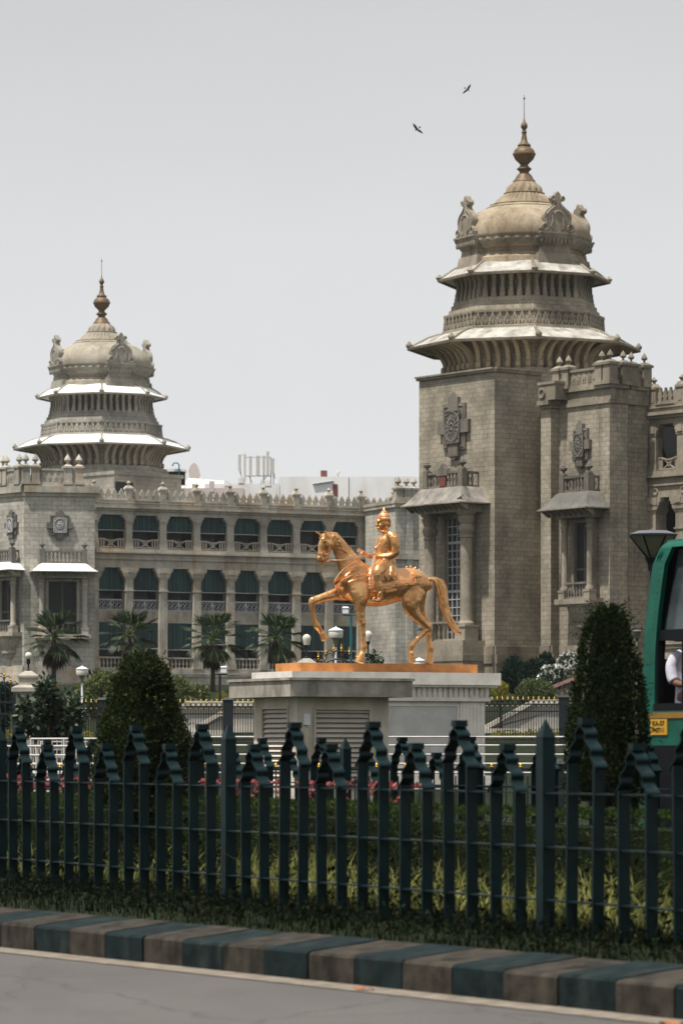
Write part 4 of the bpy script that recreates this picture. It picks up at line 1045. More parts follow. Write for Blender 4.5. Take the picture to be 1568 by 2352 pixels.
# ---------------------------------------------------------------- domed octagonal towers
def tz(y): return 43.02-.011293*y          # crop measurements of the tower profile -> metres
def octo(R, z, rot, n=8): return [(R*math.cos(rot+2*pi*k/n), R*math.sin(rot+2*pi*k/n), z) for k in range(n)]
def tower(name, label, px, Yc, a_apparent, wall, trim, dark, dome, eave, zbody):
    x = X(px, Yc); Yc = Yc*KD; rot = -R_(a_apparent+math.degrees(math.atan((px-CX)/FPX)))       # angle from +X turning toward the camera
    t = thing(name, (x, Yc, 4.9), label, 'tower'); C = Vector((x, Yc, 0))
    T = lambda p: Vector(p)+C
    def faceF(k, apo):           # frame of octagon face k at apothem apo: u=0 in the middle
        am = rot+pi/8+k*pi/4; n = Vector((math.cos(am), math.sin(am), 0)); c = C+n*apo
        F = Frame(c.x, c.y, c.x-n.y*1.0, c.y+n.x*1.0)
        F = Frame(c.x, c.y, c.x-n.y, c.y+n.x)
        if F.n.dot(n) < 0: F = Frame(c.x, c.y, c.x+n.y, c.y-n.x)
        return F
    def ring(z0, z1, R0, R1=None, nm='drum', mat=wall, sm=None):
        mb = MB(T); mb.rings([octo(R0, z0, rot), octo(R1 or R0, z1, rot)]); return mb.build(nm, mat, t)
    if zbody is not None:
        mb = MB(T); mb.rings([octo(6.6, zbody[0], rot), octo(6.6, zbody[1], rot)]); mb.rings([octo(6.9, zbody[1]+.002, rot), octo(6.9, zbody[1]+.3, rot)]); mb.build('tower_body', wall, t)
        Fw = faceF(1, 6.6*math.cos(pi/8))
    # lower drum with stepped mouldings under the brackets
    mb = MB(T); z = 23.3
    for (z1, r) in ((23.9, 6.35), (24.2, 6.0), (24.5, 5.85), (24.75, 5.6), (24.95, 5.45), (27.1, 4.8)):
        mb.rings([octo(r, z, rot), octo(r, z1, rot)]); z = z1
    mb.build('lower_drum', wall, t)
    def bracket(F, us, w, z0, w1, z1, th, nm, mat):
        L = w1; pts = []
        for i in range(13):
            f = i/12; pts.append((w+(L-w)*(f**1.6), z0+(z1-z0)*(1-(1-f)**1.9)))
        pts2 = [(p[0]-.02-.36*(1-i/12*.5), p[1]+.05+.12*(i/12)) for i, p in enumerate(pts)]
        mb = MB(); 
        poly = pts+pts2[::-1]
        mb.prism(poly, -th/2, th/2, axis='u'); mb.box(-th/2-.02, th/2+.02, w-.4, w+.14, z0-.3, z0+.02); mb.box(-th/2-.02, th/2+.02, w-.4, w+.04, z0-.45, z0-.3)
        return mb
    first = None
    for k in range(8):
        F = faceF(k, 4.8*math.cos(pi/8)); hwf = 5.0*math.sin(pi/8)
        spots = [(-hwf+2*hwf*(j+.5)/6, 0, 0) for j in range(6)]
        if first is None:
            os_ = partat(bracket(F, 0, .34, 25.38, 1.95, 26.6, .25, 'b', dome), 'bracket', dome, t, F, spots, uv=True); first = os_[0]
        else:
            for s in spots: o = dup(first, t); o.location = F(s)-ORG[t.name]; o.rotation_euler = (0, 0, F.rot)
    def eaves(prof, th, nm, Rtip, ztip, hh):
        mb = MB(T); rs = []
        for R, z in prof: rs.append(octo(R, z, rot))
        for R, z in prof[::-1]: rs.append(octo(R-.05, z-th, rot))
        rs.append(rs[0]); mb.rings(rs, cap=False); o = mb.build(nm, eave, t, smooth=25)
        # ridge swellings and corner knobs
        for k in range(8):
            kb = MB(T); a = rot+k*pi/4
            kb.tube([(R*math.cos(a), R*math.sin(a), z+.0) for R, z in prof], [.10]*len(prof), 8)
            c = (Rtip*math.cos(a), Rtip*math.sin(a))
            kb.lathe([(.09, -.05), (.2, .08), (.22, hh*.45), (.13, hh*.7), (.05, hh)], (c[0], c[1], ztip), 8)
            kb.build('eave_corner', trim, o, smooth=50)
        rim = MB(T); R, z = prof[-1]; rim.rings([octo(R+.02, z-th-.07, rot), octo(R+.05, z-th+.03, rot), octo(R-.16, z-th+.03, rot), octo(R-.2, z-th-.07, rot), octo(R+.02, z-th-.07, rot)], cap=False); rim.build('eave_rim', trim, o)
    eaves([(5.1, 27.5), (5.5, 27.43), (6.1, 27.22), (6.6, 26.96), (7.0, 26.74), (7.32, 26.66)], .1, 'lower_eave', 7.22, 26.64, .42)
    mb = MB(T)
    for z0, z1, r0, r1 in ((27.35, 27.68, 5.2, 5.17), (27.68, 28.56, 5.02, 4.94), (28.56, 28.66, 5.08, 5.08), (28.66, 28.95, 4.78, 4.74), (28.95, 29.25, 4.6, 4.58), (29.25, 29.5, 4.46, 4.44)): mb.rings([octo(r0, z0, rot), octo(r1, z1, rot)])
    mb.build('upper_drum', wall, t)
    # carved arch band
    for k in range(8):
        F = faceF(k, 5.03*math.cos(pi/8)); hwf = 5.03*math.sin(pi/8)-.05; mb = MB(F); n = 8; w = 2*hwf/n
        for j in range(n):
            c = -hwf+w*(j+.5)
            out = [(-.5, 0), (-.5, .12), (-.42, .3), (-.28, .38), (-.3, .55), (-.18, .62), (-.14, .76), (0, .88), (.14, .76), (.18, .62), (.3, .55), (.28, .38), (.42, .3), (.5, .12), (.5, 0)]
            pts = [(c+a*w, 27.70+b*.92) for a, b in out]
            inn = [(c+a*w*.62, 27.70+b*.92*.68) for a, b in out]
            m = len(pts); vs = [(p[0], .0, p[1]) for p in pts]+[(p[0], .085, p[1]) for p in pts]+[(p[0], .0, p[1]) for p in inn]+[(p[0], .085, p[1]) for p in inn]
            fs = []
            for i in range(m-1): fs += [(m+i, m+i+1, 3*m+i+1, 3*m+i), (i, i+1, m+i+1, m+i), (2*m+i, 2*m+i+1, 3*m+i+1, 3*m+i)]
            mb.add(vs, fs)
            mb.prism([(c+a*w*.22, 27.74+b*.5) for a, b in ((-.6, 0), (-.9, .4), (-.35, .6), (0, 1), (.35, .6), (.9, .4), (.6, 0))], 0, .07)
        mb.box(-hwf, hwf, .0, .06, 28.48, 28.54); mb.build('carved_band', trim, t, recalc=True)
    # niche zone: recessed wall and waisted pilasters
    mb = MB(T); mb.rings([octo(3.72, 29.4, rot), octo(3.72, 31.2, rot)]); mb.rings([octo(4.35, 30.95, rot), octo(4.45, 31.25, rot)]); mb.build('niche_wall', wall, t)
    first = None
    for k in range(8):
        F = faceF(k, 4.05*math.cos(pi/8)); hwf = 4.3*math.sin(pi/8)
        pm = MB()
        for z0, z1, w0, w1, d0, d1 in ((29.5, 29.75, .19, .19, .36, .35), (29.75, 29.93, .15, .15, .32, .32), (29.93, 30.07, .17, .12, .33, .3), (30.07, 30.5, .11, .10, .28, .26), (30.5, 30.8, .1, .17, .26, .36), (30.8, 31.0, .19, .19, .4, .4)):
            pm.taper(-w0*.86, w0*.86, -.3, d0, z0, -w1*.86, w1*.86, -.3, d1, z1)
        spots = [(-hwf+2*hwf*(j+.5)/6, 0, 0) for j in range(6)]
        if first is None: first = partat(pm, 'pilaster', trim, t, F, spots)[0]
        else:
            for s in spots: o = dup(first, t); o.location = F(s)-ORG[t.name]; o.rotation_euler = (0, 0, F.rot)
    eaves([(3.85, 31.75), (4.15, 31.69), (4.55, 31.47), (4.9, 31.22), (5.2, 31.0), (5.42, 30.93)], .09, 'upper_eave', 5.34, 30.9, .34)
    # dome
    k_ = .011293
    mb = MB(T); sc_ = lambda lst: [(w*k_, tz(y)) for y, w in lst]
    mb.lathe(sc_([(1020, 350), (975, 345), (965, 330), (950, 326), (945, 312), (925, 318), (922, 330), (908, 344)]), (0, 0, 0), 64); mb.build('dome_base', dome, t, smooth=30)
    mb = MB(T); mb.lathe([(346*k_, tz(908)), (356*k_, tz(895), .012, 40), (364*k_, tz(880), .016, 40), (362*k_, tz(868), .01, 40), (366*k_, tz(862))], (0, 0, 0), 160); mb.build('leaf_band', trim, t, smooth=30)
    pr = [(862, 362), (850, 367), (820, 366), (790, 356), (760, 336), (730, 306), (705, 270), (690, 238), (678, 212)]
    pr2 = cat([(float(a), float(b)) for a, b in pr], 4)
    mb = MB(T); mb.lathe([(b*k_, tz(a), .003, 36) for a, b in pr2], (0, 0, 0), 144); mb.build('dome', dome, t, smooth=40)
    mb = MB(T); mb.lathe(sc_([(680, 206), (674, 212), (668, 204), (662, 190), (656, 192), (652, 174)]), (0, 0, 0), 64)
    mb.lathe([(172*k_, tz(655)), (160*k_, tz(640), .03, 32), (140*k_, tz(622), .05, 32), (122*k_, tz(606), .06, 32), (112*k_, tz(596), .02, 32), (108*k_, tz(592))], (0, 0, 0), 160)
    mb.lathe([(112*k_, tz(594)), (114*k_, tz(588)), (100*k_, tz(584)), (98*k_, tz(575), .04, 14), (92*k_, tz(558), .08, 14), (80*k_, tz(543), .07, 14), (68*k_, tz(532), .03, 14), (64*k_, tz(527))], (0, 0, 0), 112)
    mb.build('lotus_cap', dome, t, smooth=35)
    mb = MB(T); mb.lathe(sc_([(530, 62), (524, 64), (516, 60), (508, 52), (496, 46), (484, 38), (476, 27), (468, 26), (461, 32), (452, 42), (443, 32), (436, 24), (428, 22), (416, 33), (400, 50), (384, 58), (376, 60), (374, 64), (366, 64), (364, 60), (352, 57), (340, 48), (332, 36), (326, 34), (320, 38), (314, 32), (302, 20), (284, 16), (262, 12), (250, 13), (246, 16), (242, 11), (232, 10), (224, 17), (214, 19), (206, 18), (196, 12), (186, 6), (170, 2.5)]), (0, 0, 0), 24)
    fo = mb.build('finial', brass, t, smooth=35)
    mb = MB(T); mb.tube([(0, 0, tz(172)), (0, 0, tz(42))], [.03, .018], 6); mb.ball((0, 0, tz(60)), .07, 8, 6); mb.build('lightning_rod', dkR, fo)
    # four crests on bracketed platforms
    for k in range(4):
        am = rot+pi/8+k*pi/2; n = Vector((math.cos(am), math.sin(am), 0)); c = C+n*3.5
        F = Frame(c.x, c.y, c.x-n.y, c.y+n.x)
        if F.n.dot(n) < 0: F = Frame(c.x, c.y, c.x+n.y, c.y-n.x)
        mb = MB(F)
        for z0, z1, w0, w1, d0, d1 in ((31.5, 32.2, 1.28, 1.2, .62, .5), (32.2, 32.6, 1.1, 1.0, .42, .4), (32.6, 33.1, .95, 1.2, .36, .72), (33.1, 33.32, 1.24, 1.28, .74, .8), (33.32, 33.44, 1.3, 1.3, .84, .84)):
            mb.taper(-w0, w0, -1.2, d0, z0, -w1, w1, -1.2, d1, z1)
        for j in range(9): c0 = -1.1+j*.275; mb.ball((c0, .66, 32.95), (.1, .12, .22), 8, 6)
        p = mb.build('crest_platform', trim, t)
        mb = MB(F); w0_, w1_ = .34, .72; zb = 33.44
        half = [(1.12, 0), (1.2, .2), (1.12, .42), (.95, .5), (.9, .62), (.98, .85), (.95, 1.1), (.78, 1.35), (.5, 1.55), (.3, 1.7), (.22, 1.85), (.4, 1.92), (.5, 2.08), (.4, 2.24), (.22, 2.24), (.12, 2.4), (0, 2.52)]
        pts = [(a, zb+b) for a, b in half]+[(-a, zb+b) for a, b in half[::-1][1:]]
        mb.prism(pts, w0_, w1_)
        for sg in (-1, 1):
            mb.torus((sg*.9, w1_, zb+.27), .2, .07, 'w', 14, 6); mb.torus((sg*.34, w1_, zb+2.08), .13, .05, 'w', 12, 6)
            mb.tube([(sg*.28, w1_, zb+.1), (sg*.48, w1_, zb+.35), (sg*.36, w1_, zb+.7), (sg*.42, w1_, zb+1.0), (sg*.2, w1_, zb+1.25), (0, w1_, zb+1.3)], .07, 6)
            mb.tube([(sg*.8, w1_, zb+.5), (sg*.84, w1_, zb+.8), (sg*.78, w1_, zb+1.1), (sg*.55, w1_, zb+1.35), (sg*.2, w1_, zb+1.6), (sg*.12, w1_, zb+1.85)], .06, 6)
        mb.build('crest', trim, p, smooth=40)
    return t
# carved pieces shared by the walls -------------------------------------------------
def rosette(F, uc, zc, hw, hh, par, mdark, mpan):
    mb = MB(F)
    mb.box(uc-hw*.72, uc+hw*.72, 0, .14, zc-hh*.78, zc+hh*.78); mb.box(uc-hw*.32, uc+hw*.32, 0, .24, zc-hh, zc+hh); mb.box(uc-hw, uc+hw, 0, .24, zc-hh*.22, zc+hh*.22)
    mb.prism([(uc-hw*.3, zc+hh), (uc+hw*.3, zc+hh), (uc+hw*.12, zc+hh*1.12), (uc, zc+hh*1.2), (uc-hw*.12, zc+hh*1.12)], 0, .2)
    mb.prism([(uc-hw*.3, zc-hh), (uc+hw*.3, zc-hh), (uc, zc-hh*1.12)], 0, .2)
    for sg in (-1, 1):
        for sv in (-1, 1): mb.tube([(uc+sg*hw*.62, .15, zc+sv*hh*.25), (uc+sg*hw*.62, .15, zc+sv*hh*.68), (uc+sg*hw*.34, .15, zc+sv*hh*.7)], .05, 6)
    r = mb.build('rosette_frame', mdark, par)
    a, b = hw*.5, hh*.56
    mb = MB(F); mb.box(uc-a, uc+a, .24, .28, zc-b, zc+b); mb.build('rosette_ground', mdark, r)
    mb = MB(F); e = b/a
    def ell(R, rr, n=24): mb.tube([(uc+R*math.cos(2*pi*i/n), .30, zc+R*e*math.sin(2*pi*i/n)) for i in range(n+1)], rr, 5)
    ell(a*.9, .035); ell(a*.45, .03); ell(a*.2, .05)
    for i in range(16):
        th = 2*pi*i/16; mb.tube([(uc+a*.22*math.cos(th), .3, zc+a*e*.22*math.sin(th)), (uc+a*.86*math.cos(th), .3, zc+a*e*.86*math.sin(th))], .022, 4)
    for sg in (-1, 1):
        for sv in (-1, 1): mb.torus((uc+sg*a*.8, .3, zc+sv*b*.8), a*.14, .025, 'w', 10, 4)
    for (c, d, e2, f) in ((-a, -a+.06, -b, b), (a-.06, a, -b, b), (-a, a, -b, -b+.06), (-a, a, b-.06, b)): mb.box(uc+c, uc+d, .24, .33, zc+e2, zc+f)
    mb.build('lattice', mpan, r)
def balus(F, u0, u1, w, z0, z1, n, par, mat, name='balustrade', r=.07):
    mb = MB(F); t = min(.12, (z1-z0)*.15)
    mb.box(u0, u1, w-.1, w+.1, z1-t, z1); mb.box(u0, u1, w-.1, w+.1, z0, z0+t); h = z1-z0-2*t
    for k in range(n):
        u = u0+(u1-u0)*(k+.5)/n
        mb.lathe([(r*.8, z0+t), (r*.5, z0+t+h*.1), (r, z0+t+h*.32), (r*.75, z0+t+h*.45), (r*.4, z0+t+h*.7), (r*.75, z0+t+h*.9), (r*.8, z1-t)], (u, w, 0), 6)
    return mb.build(name, mat, par, smooth=40)
def urn(mb, u, w, z, s=1):
    mb.lathe([(.2*s, 0), (.2*s, .06*s), (.08*s, .12*s), (.07*s, .2*s), (.22*s, .3*s), (.24*s, .4*s), (.12*s, .46*s), (.14*s, .5*s), (.05*s, .62*s), (.001, .74*s)], (u, w, z), 10)
def balcony(F, uc, hw, proj, zs, ze, par, st, tr, dk, canopy, ncol=2, colr=.33, glass=False, base=None, corbel=False, crest=True, red=False, chh=.95, chx=.95):
    """window bay: canopy ze, sill zs, columns at outward distance proj"""
    b = par
    # canopy: hipped curved roof
    cw, cd, ch = hw+chx, proj+.95, .95
    mb = MB(F); rs = []
    for (k, dz) in ((0, 0), (.25, .16), (.5, .42), (.7, .68), (.85, .86), (1, .95)):
        dz *= chh/.95; i = k*.85; rs.append([(uc-cw+i, .01, ze+dz), (uc-cw+i, cd-i, ze+dz), (uc+cw-i, cd-i, ze+dz), (uc+cw-i, .01, ze+dz)])
    mb.rings(rs); c = mb.build('canopy', canopy, b, smooth=30)
    mb = MB(F); mb.box(uc-cw-.03, uc+cw+.03, .01, cd+.03, ze-.07, ze-.002); mb.box(uc-hw-.25, uc+hw+.25, .01, proj+.25, ze-.5, ze-.072)
    n = int(cw*2/.45)
    for k in range(n): u = uc-cw+.2+(2*cw-.4)*k/(n-1); mb.taper(u-.06, u+.06, proj+.2, proj+.3, ze-.42, u-.06, u+.06, proj+.2, cd-.1, ze-.08)
    mb.build('canopy_cornice', tr, b)
    if crest:
        z0 = ze+chh*.9; h2 = hw*.92
        mb = MB(F); mb.box(uc-h2, uc+h2, proj-.25, proj, z0, z0+.22); mb.box(uc-h2, uc+h2, proj-.25, proj, z0+.9, z0+1.04)
        n = max(5, int(h2*2/.32))
        for k in range(n): u = uc-h2+.1+(2*h2-.2)*(k+.5)/n; mb.lathe([(.07, z0+.22), (.05, z0+.35), (.11, z0+.55), (.05, z0+.72), (.08, z0+.9)], (u, proj-.12, 0), 6)
        for sg in (-1, 1):
            mb.box(uc+sg*h2-.2, uc+sg*h2+.2, proj-.32, proj+.06, z0, z0+1.12); urn(mb, uc+sg*h2, proj-.13, z0+1.12, 1)
            mb.box(uc+sg*h2-.08, uc+sg*h2+.08, .01, proj-.3, z0+.85, z0+1.0); mb.box(uc+sg*h2-.08, uc+sg*h2+.08, .01, proj-.3, z0, z0+.2)
            for k in range(2): mb.lathe([(.07, z0+.2), (.05, z0+.35), (.11, z0+.55), (.05, z0+.72), (.07, z0+.86)], (uc+sg*h2, .3+(proj-.7)*(k+.5)/2, 0), 6)
        if red: mb.prism([(uc-.5, z0+.8), (uc+.5, z0+.8), (uc+.42, z0+1.2), (uc+.2, z0+1.25), (uc, z0+1.5), (uc-.2, z0+1.25), (uc-.42, z0+1.2)], proj-.2, proj+.1)
        mb.build('crest_balustrade', dk, b, smooth=35)
        if red: mb = MB(F); mb.box(uc-.3, uc+.3, proj+.01, proj+.06, z0+.18, z0+1.0); mb.build('red_shield_panel', redm, b)
    # columns
    zc1 = ze-.5; cb = zs
    for sg in ((-1, 1) if ncol == 2 else (-1, 0, 1)):
        u = uc+sg*(hw-.1); mb = MB(F); H = zc1-cb; r = colr
        ph = .9 if base else .5
        mb.box(u-r*1.35, u+r*1.35, proj-r*2.4, proj+r*.3, cb, cb+ph); mb.box(u-r*1.5, u+r*1.5, proj-r*2.55, proj+r*.45, cb+ph-.12, cb+ph)
        c0 = cb+ph; c1 = zc1
        mb.lathe([(r*1.25, c0), (r*1.25, c0+.12), (r*1.05, c0+.2), (r, c0+.3), (r*.94, c1-r*4.2), (r*1.12, c1-r*4.1), (r*1.12, c1-r*3.8), (r*.9, c1-r*3.7), (r*1.15, c1-r*3.2), (r*1.3, c1-r*2.7), (r*1.2, c1-r*2.3), (r*.95, c1-r*2.0), (r*1.25, c1-r*1.4), (r*1.4, c1-r*.8), (r*1.1, c1-r*.6), (r*1.5, c1-r*.3), (r*1.6, c1)], (u, proj-r*1.05, 0), 16)
        mb.build('column', tr, b, smooth=35)
    # dark recess with frame; window
    wz0, wz1 = zs+.1, ze-.55; iw = hw*.62
    mb = MB(F); mb.box(uc-iw-.22, uc-iw, .01, .3, zs, wz1); mb.box(uc+iw, uc+iw+.22, .01, .3, zs, wz1); mb.box(uc-iw, uc+iw, .01, .3, wz1-.2, wz1); mb.build('window_surround', tr, b)
    mb = MB(F); mb.box(uc-iw, uc+iw, .01, .05, wz0, wz1-.2); w = mb.build('window', glassd if glass else darkm, b)
    if glass:
        mb = MB(F); nx_, nz_ = 5, int((wz1-wz0)/.48)
        for k in range(nx_+1): u = uc-iw+2*iw*k/nx_; mb.box(u-.03, u+.03, .05, .1, wz0, wz1-.2)
        for k in range(nz_+1): z = wz0+(wz1-.2-wz0)*k/nz_; tt = .07 if k % 6 == 0 else .025; mb.box(uc-iw, uc+iw, .055, .105, z-tt, z+tt)
        mb.build('window_sash', sashm, w)
    else:
        mb = MB(F); mb.box(uc-.04, uc+.04, .05, .1, wz0, wz1-.25); mb.box(uc-iw, uc+iw, .05, .1, wz0+(wz1-wz0)*.35, wz0+(wz1-wz0)*.35+.1); mb.build('window_sash', sashm if ncol == 9 else dk, w)
    balus(F, uc-hw+.35, uc+hw-.35, proj-colr, zs, zs+(1.15 if base else .95), 7, b, dk if not base else tr)
    # sill and corbel or base
    if base:
        mb = MB(F); mb.box(uc-hw-.5, uc+hw+.5, .01, proj+.35, base[1], zs-.002); mb.box(uc-hw-.62, uc+hw+.62, .01, proj+.45, base[1]-.35, base[1]-.002); mb.box(uc-hw-.55, uc+hw+.55, .01, proj+.4, base[0], base[1]-.352)
        mb.build('bay_base', st, b)
    else:
        mb = MB(F); mb.box(uc-hw-.35, uc+hw+.35, .01, proj+.2, zs-.3, zs-.002); mb.box(uc-hw-.2, uc+hw+.2, .01, proj+.08, zs-.42, zs-.302); mb.build('sill', tr, b)
        if corbel:
            mb = MB(F); rs = []
            for (z, k, m) in ((zs-.42, 1.0, 0), (zs-.6, .97, .02), (zs-.9, .85, .035), (zs-1.25, .62, .04), (zs-1.38, .55, .0), (zs-1.4, .62, 0), (zs-1.6, .6, 0), (zs-1.62, .45, 0), (zs-1.95, .34, 0), (zs-1.96, .2, 0), (zs-2.5, .12, 0)):
                rs.append([(uc+hw*1.05*k*(1+m*math.cos(18*a))*math.cos(a), .02+(proj)*k*(1+m*math.cos(18*a))*math.sin(a), z) for a in [pi*i/72 for i in range(73)]])
            mb.rings(rs); mb.build('fluted_corbel', tr, b, smooth=30)
def parapet(F, segs, z0, z1, w, par, tr, urns, us=1.0, name='parapet'):
    """solid carved parapet with piers: segs list of (u0,u1) panels, urns list of pier centres"""
    for (a, b_) in segs:
        mb = MB(F); mb.box(a, b_, w-.3, w, z0, z1-.15); mb.box(a, b_, w-.38, w+.08, z1-.15, z1); mb.box(a, b_, w-.36, w+.06, z0, z0+.18)
        n = max(2, int((b_-a)/.42))
        for k in range(n):
            c = a+(b_-a)*(k+.5)/n; h = (z1-z0-.45)
            mb.prism([(c-.15, z0+.22), (c+.15, z0+.22), (c+.15, z0+.22+h*.6), (c, z0+.22+h), (c-.15, z0+.22+h*.6)], w, w+.05)
            mb.prism([(c-.07, z0+.22+h*.4), (c, z0+.22+h*.2), (c+.07, z0+.22+h*.4), (c, z0+.22+h*.7)], w+.05, w+.09)
        mb.build(name, tr, par)
    mb = MB()
    mb.box(-.3, .3, -.3, .3, 0, z1-z0+.05); mb.box(-.36, .36, -.36, .36, 0, .2); mb.box(-.38, .38, -.38, .38, z1-z0+.052, z1-z0+.2); mb.taper(-.34, .34, -.34, .34, z1-z0+.2, -.16, .16, -.16, .16, z1-z0+.34)
    mb.lathe([(r_*us, z_*us) for r_, z_ in [(.15, 0), (.08, .1), (.08, .16), (.22, .26), (.27, .34), (.24, .42), (.18, .55), (.1, .66), (.04, .76), (.001, .82)]], (0, 0, z1-z0+.34), 12)
    if urns: partat(mb, 'pier_urn', tr, par, F, [(u, w-.12, z0) for u in urns])
def cornice(F, u0, u1, z, par, tr, w=0, h=.35, out=.35, name='cornice'):
    mb = MB(F); mb.box(u0-out*0, u1, w-.2, w+out, z+h*.55, z+h); mb.box(u0, u1, w-.2, w+out*.6, z+h*.25, z+h*.548); mb.box(u0, u1, w-.2, w+out*.3, z, z+h*.248); return mb.build(name, tr, par)
# ---------------------------------------------------------------- arcaded wings
def arcade(name, label, F, nb, bay, wall, trim, dark, blinds=True, uoff=0, zg=4.9, umax=None):
    t = thing(name, F((nb*bay/2, 0, zg)), label, 'building')
    L = nb*bay+uoff; U = [uoff+k*bay for k in range(nb+1)]
    D = 2.6     # corridor depth
    mb = MB(F); mb.box(0 if blinds else -9, L, -D-.3, -D, zg, 20.3); mb.build('back_wall', inner if blinds else darkm, t)  # without blinds the corridor's shade is painted as a near-black wall
    # doors on the back wall
    mb = MB()
    mb.box(-.45, .45, -.06, .02, 0, 2.3); mb.box(-.5, .5, -.06, .0, 2.3, 2.6)
    partat(mb, 'corridor_door', darkm, t, F, [(u+.25, -D, z) for u in U[:-1] for z in (17.3, 12.3, 7.7)], uv=False)
    # floors, spandrels
    for z0, z1, w, nm, m in ((20.0, 20.32, 0, 'frieze', trim), (16.55, 17.3, 0, 'floor_band', trim), (15.85, 16.55, 0, 'spandrel', trim), (11.55, 12.5, -.28, 'floor_band', trim), (7.4, 7.9, .05, 'floor_band', trim)):
        mb = MB(F); mb.box(0, L, -D, w, z0, z1); mb.build(nm, m, t)
    mb = MB(F); mb.box(0, L, -.02, .16, 17.12, 17.3+.06); mb.box(0, L, 0, .26, 16.98, 17.12); mb.box(0, L, 0, .12, 16.5, 16.6); mb.build('string_course', trim, t)
    mb = MB(F); mb.box(0, L, -.3, .15, 20.32, 20.5); mb.box(0, L, -.3, .34, 20.5, 20.68); mb.box(0, L, -.3, .1, 20.68, 20.9); mb.box(0, L, -.3, .2, 20.9, 20.98); mb.box(0, L, -.3, .05, 20.98, 21.1); mb.box(0, L, -.3, .13, 21.1, 21.17); mb.build('main_cornice', trim, t)
    mb = MB(F); mb.box(0, L, -D, .02, zg-.5, 7.4); mb.box(0, L, 0, .12, 7.28, 7.42); mb.box(0, L, .1, .2, 7.5, 7.62); mb.box(0, L, 0, .3, 5.7, 5.85); mb.box(0, L, 0, .24, zg-.5, 5.7); mb.build('basement_wall', wall, t)
    mb = MB(F); mb.box(0, L, -D-12, -.3, 20.3, 20.7); mb.build('roof_deck', trim, t)
    # top floor pillar
    p = MB()
    p.box(-.28, .28, -.5, 0.01, 17.3, 20.0); p.box(-.34, .34, -.52, .06, 17.32, 17.75); p.box(-.34, .34, -.52, .05, 19.35, 19.45)
    for sg in (-1, 1):
        for (w0, z0, z1) in ((.36, 19.5, 20.0), (.46, 19.65, 20.0), (.58, 19.82, 20.0)): p.box(min(0, sg*w0), max(0, sg*w0), -.4, .045-(w0-.36)*.05, z0, z1)
    p.box(-.36, .36, -.4, .07, 19.46, 20.0); p.prism([(-.2, 19.5), (.2, 19.5), (.2, 19.9), (-.2, 19.9)], .07, .11)
    partat(p, 'upper_pillar', trim, t, F, [(u, 0, 0) for u in U])
    # giant pillar over two floors
    p = MB()
    p.box(-.33, .33, -.75, .08, 7.9, 14.9); p.box(-.43, .43, -.8, .18, 7.9, 8.35); p.box(-.39, .39, -.78, .14, 8.35, 8.5)
    p.box(-.4, .4, -.75, .15, 14.0, 14.1); p.taper(-.33, .33, -.75, .08, 14.9, -.5, .5, -.75, .16, 15.15); p.box(-.5, .5, -.75, .17, 15.15, 15.4)
    for sg in (-1, 1):
        for (w0, z0) in ((.56, 15.22), (.66, 15.42), (.78, 15.6)): p.box(min(0, sg*w0), max(0, sg*w0), -.6, .15-.02*(w0-.5), z0, 15.849)
    p.box(-.52, .52, -.6, .2, 15.42, 15.85); p.prism([(-.22, 15.48), (.22, 15.48), (.22, 15.78), (-.22, 15.78)], .2, .25)
    partat(p, 'giant_pillar', trim, t, F, [(u, 0, 0) for u in U])
    # blinds with batten, railings
    if blinds:
        for k in range(nb):
            for z0, z1, i in ((18.8, 20.0, .28), (14.05, 15.85, .33), (9.5, 11.55, .33)):
                dz = rnd.uniform(-.07, .07)+(.35 if rnd.random() < .07 else 0)
                mb = MB(F); a, b_ = U[k]+i, U[k+1]-i; n = 14
                rs = [(a+(b_-a)*j/n, -.34+.03*math.sin(j*1.9), z) for z in (z0+dz, z1) for j in range(n+1)]
                mb.add(rs, [(j, j+1, n+2+j, n+1+j) for j in range(n)]); o = mb.build('green_blind', blind, t, smooth=60, recalc=False)
                mb = MB(F); mb.tube([(a-.1, -.33, z0+dz), (b_+.1, -.33, z0+dz)], .035, 6); mb.build('blind_batten', sashm, o, uv=False)
    rl = MB(); a, b_ = .3, bay-.3; m = bay/2            # upper railing: bars and a crossed panel that rises in the middle
    rl.box(a, b_, -.26, -.14, 17.42, 17.5)
    for x0, x1, za, zb in ((a, m-.62, 18.05, 18.05), (m+.62, b_, 18.05, 18.05)): rl.box(x0, x1, -.27, -.13, za, za+.09)
    rl.prism([(m-.62, 18.05), (m-.35, 17.98), (m, 17.93), (m+.35, 17.98), (m+.62, 18.05), (m+.62, 18.15), (m+.35, 18.07), (m, 18.02), (m-.35, 18.07), (m-.62, 18.15)], -.27, -.13)
    for x0, x1 in ((a, m-.5), (m+.5, b_)):
        nn = 3
        for j in range(nn): u = x0+(x1-x0)*(j+.5)/nn; rl.box(u-.05, u+.05, -.24, -.16, 17.5, 18.05)
    for sg in (-1, 1): rl.prism([(m-sg*.46, 17.5), (m-sg*.34, 17.5), (m+sg*.46, 18.0), (m+sg*.34, 18.0)], -.24, -.16)
    rl.torus((m, -.2, 17.75), .14, .04, 'w', 12, 4)
    partat(rl, 'railing', trim, t, F, [(u, 0, 0) for u in U[:-1]])
    rl = MB(); a, b_ = .35, bay-.35                     # middle railing: scrolled fretwork
    rl.box(a, b_, -.4, -.26, 12.5, 12.6); rl.box(a, b_, -.4, -.26, 13.27, 13.38)
    nn = 6
    for j in range(nn):
        u = a+(b_-a)*(j+.5)/nn
        rl.torus((u, -.33, 12.78), .13, .03, 'w', 10, 4); rl.torus((u, -.33, 13.09), .13, .03, 'w', 10, 4)
        rl.tube([(u-.15, -.33, 12.62), (u, -.33, 12.93), (u+.15, -.33, 13.25)], .025, 4)
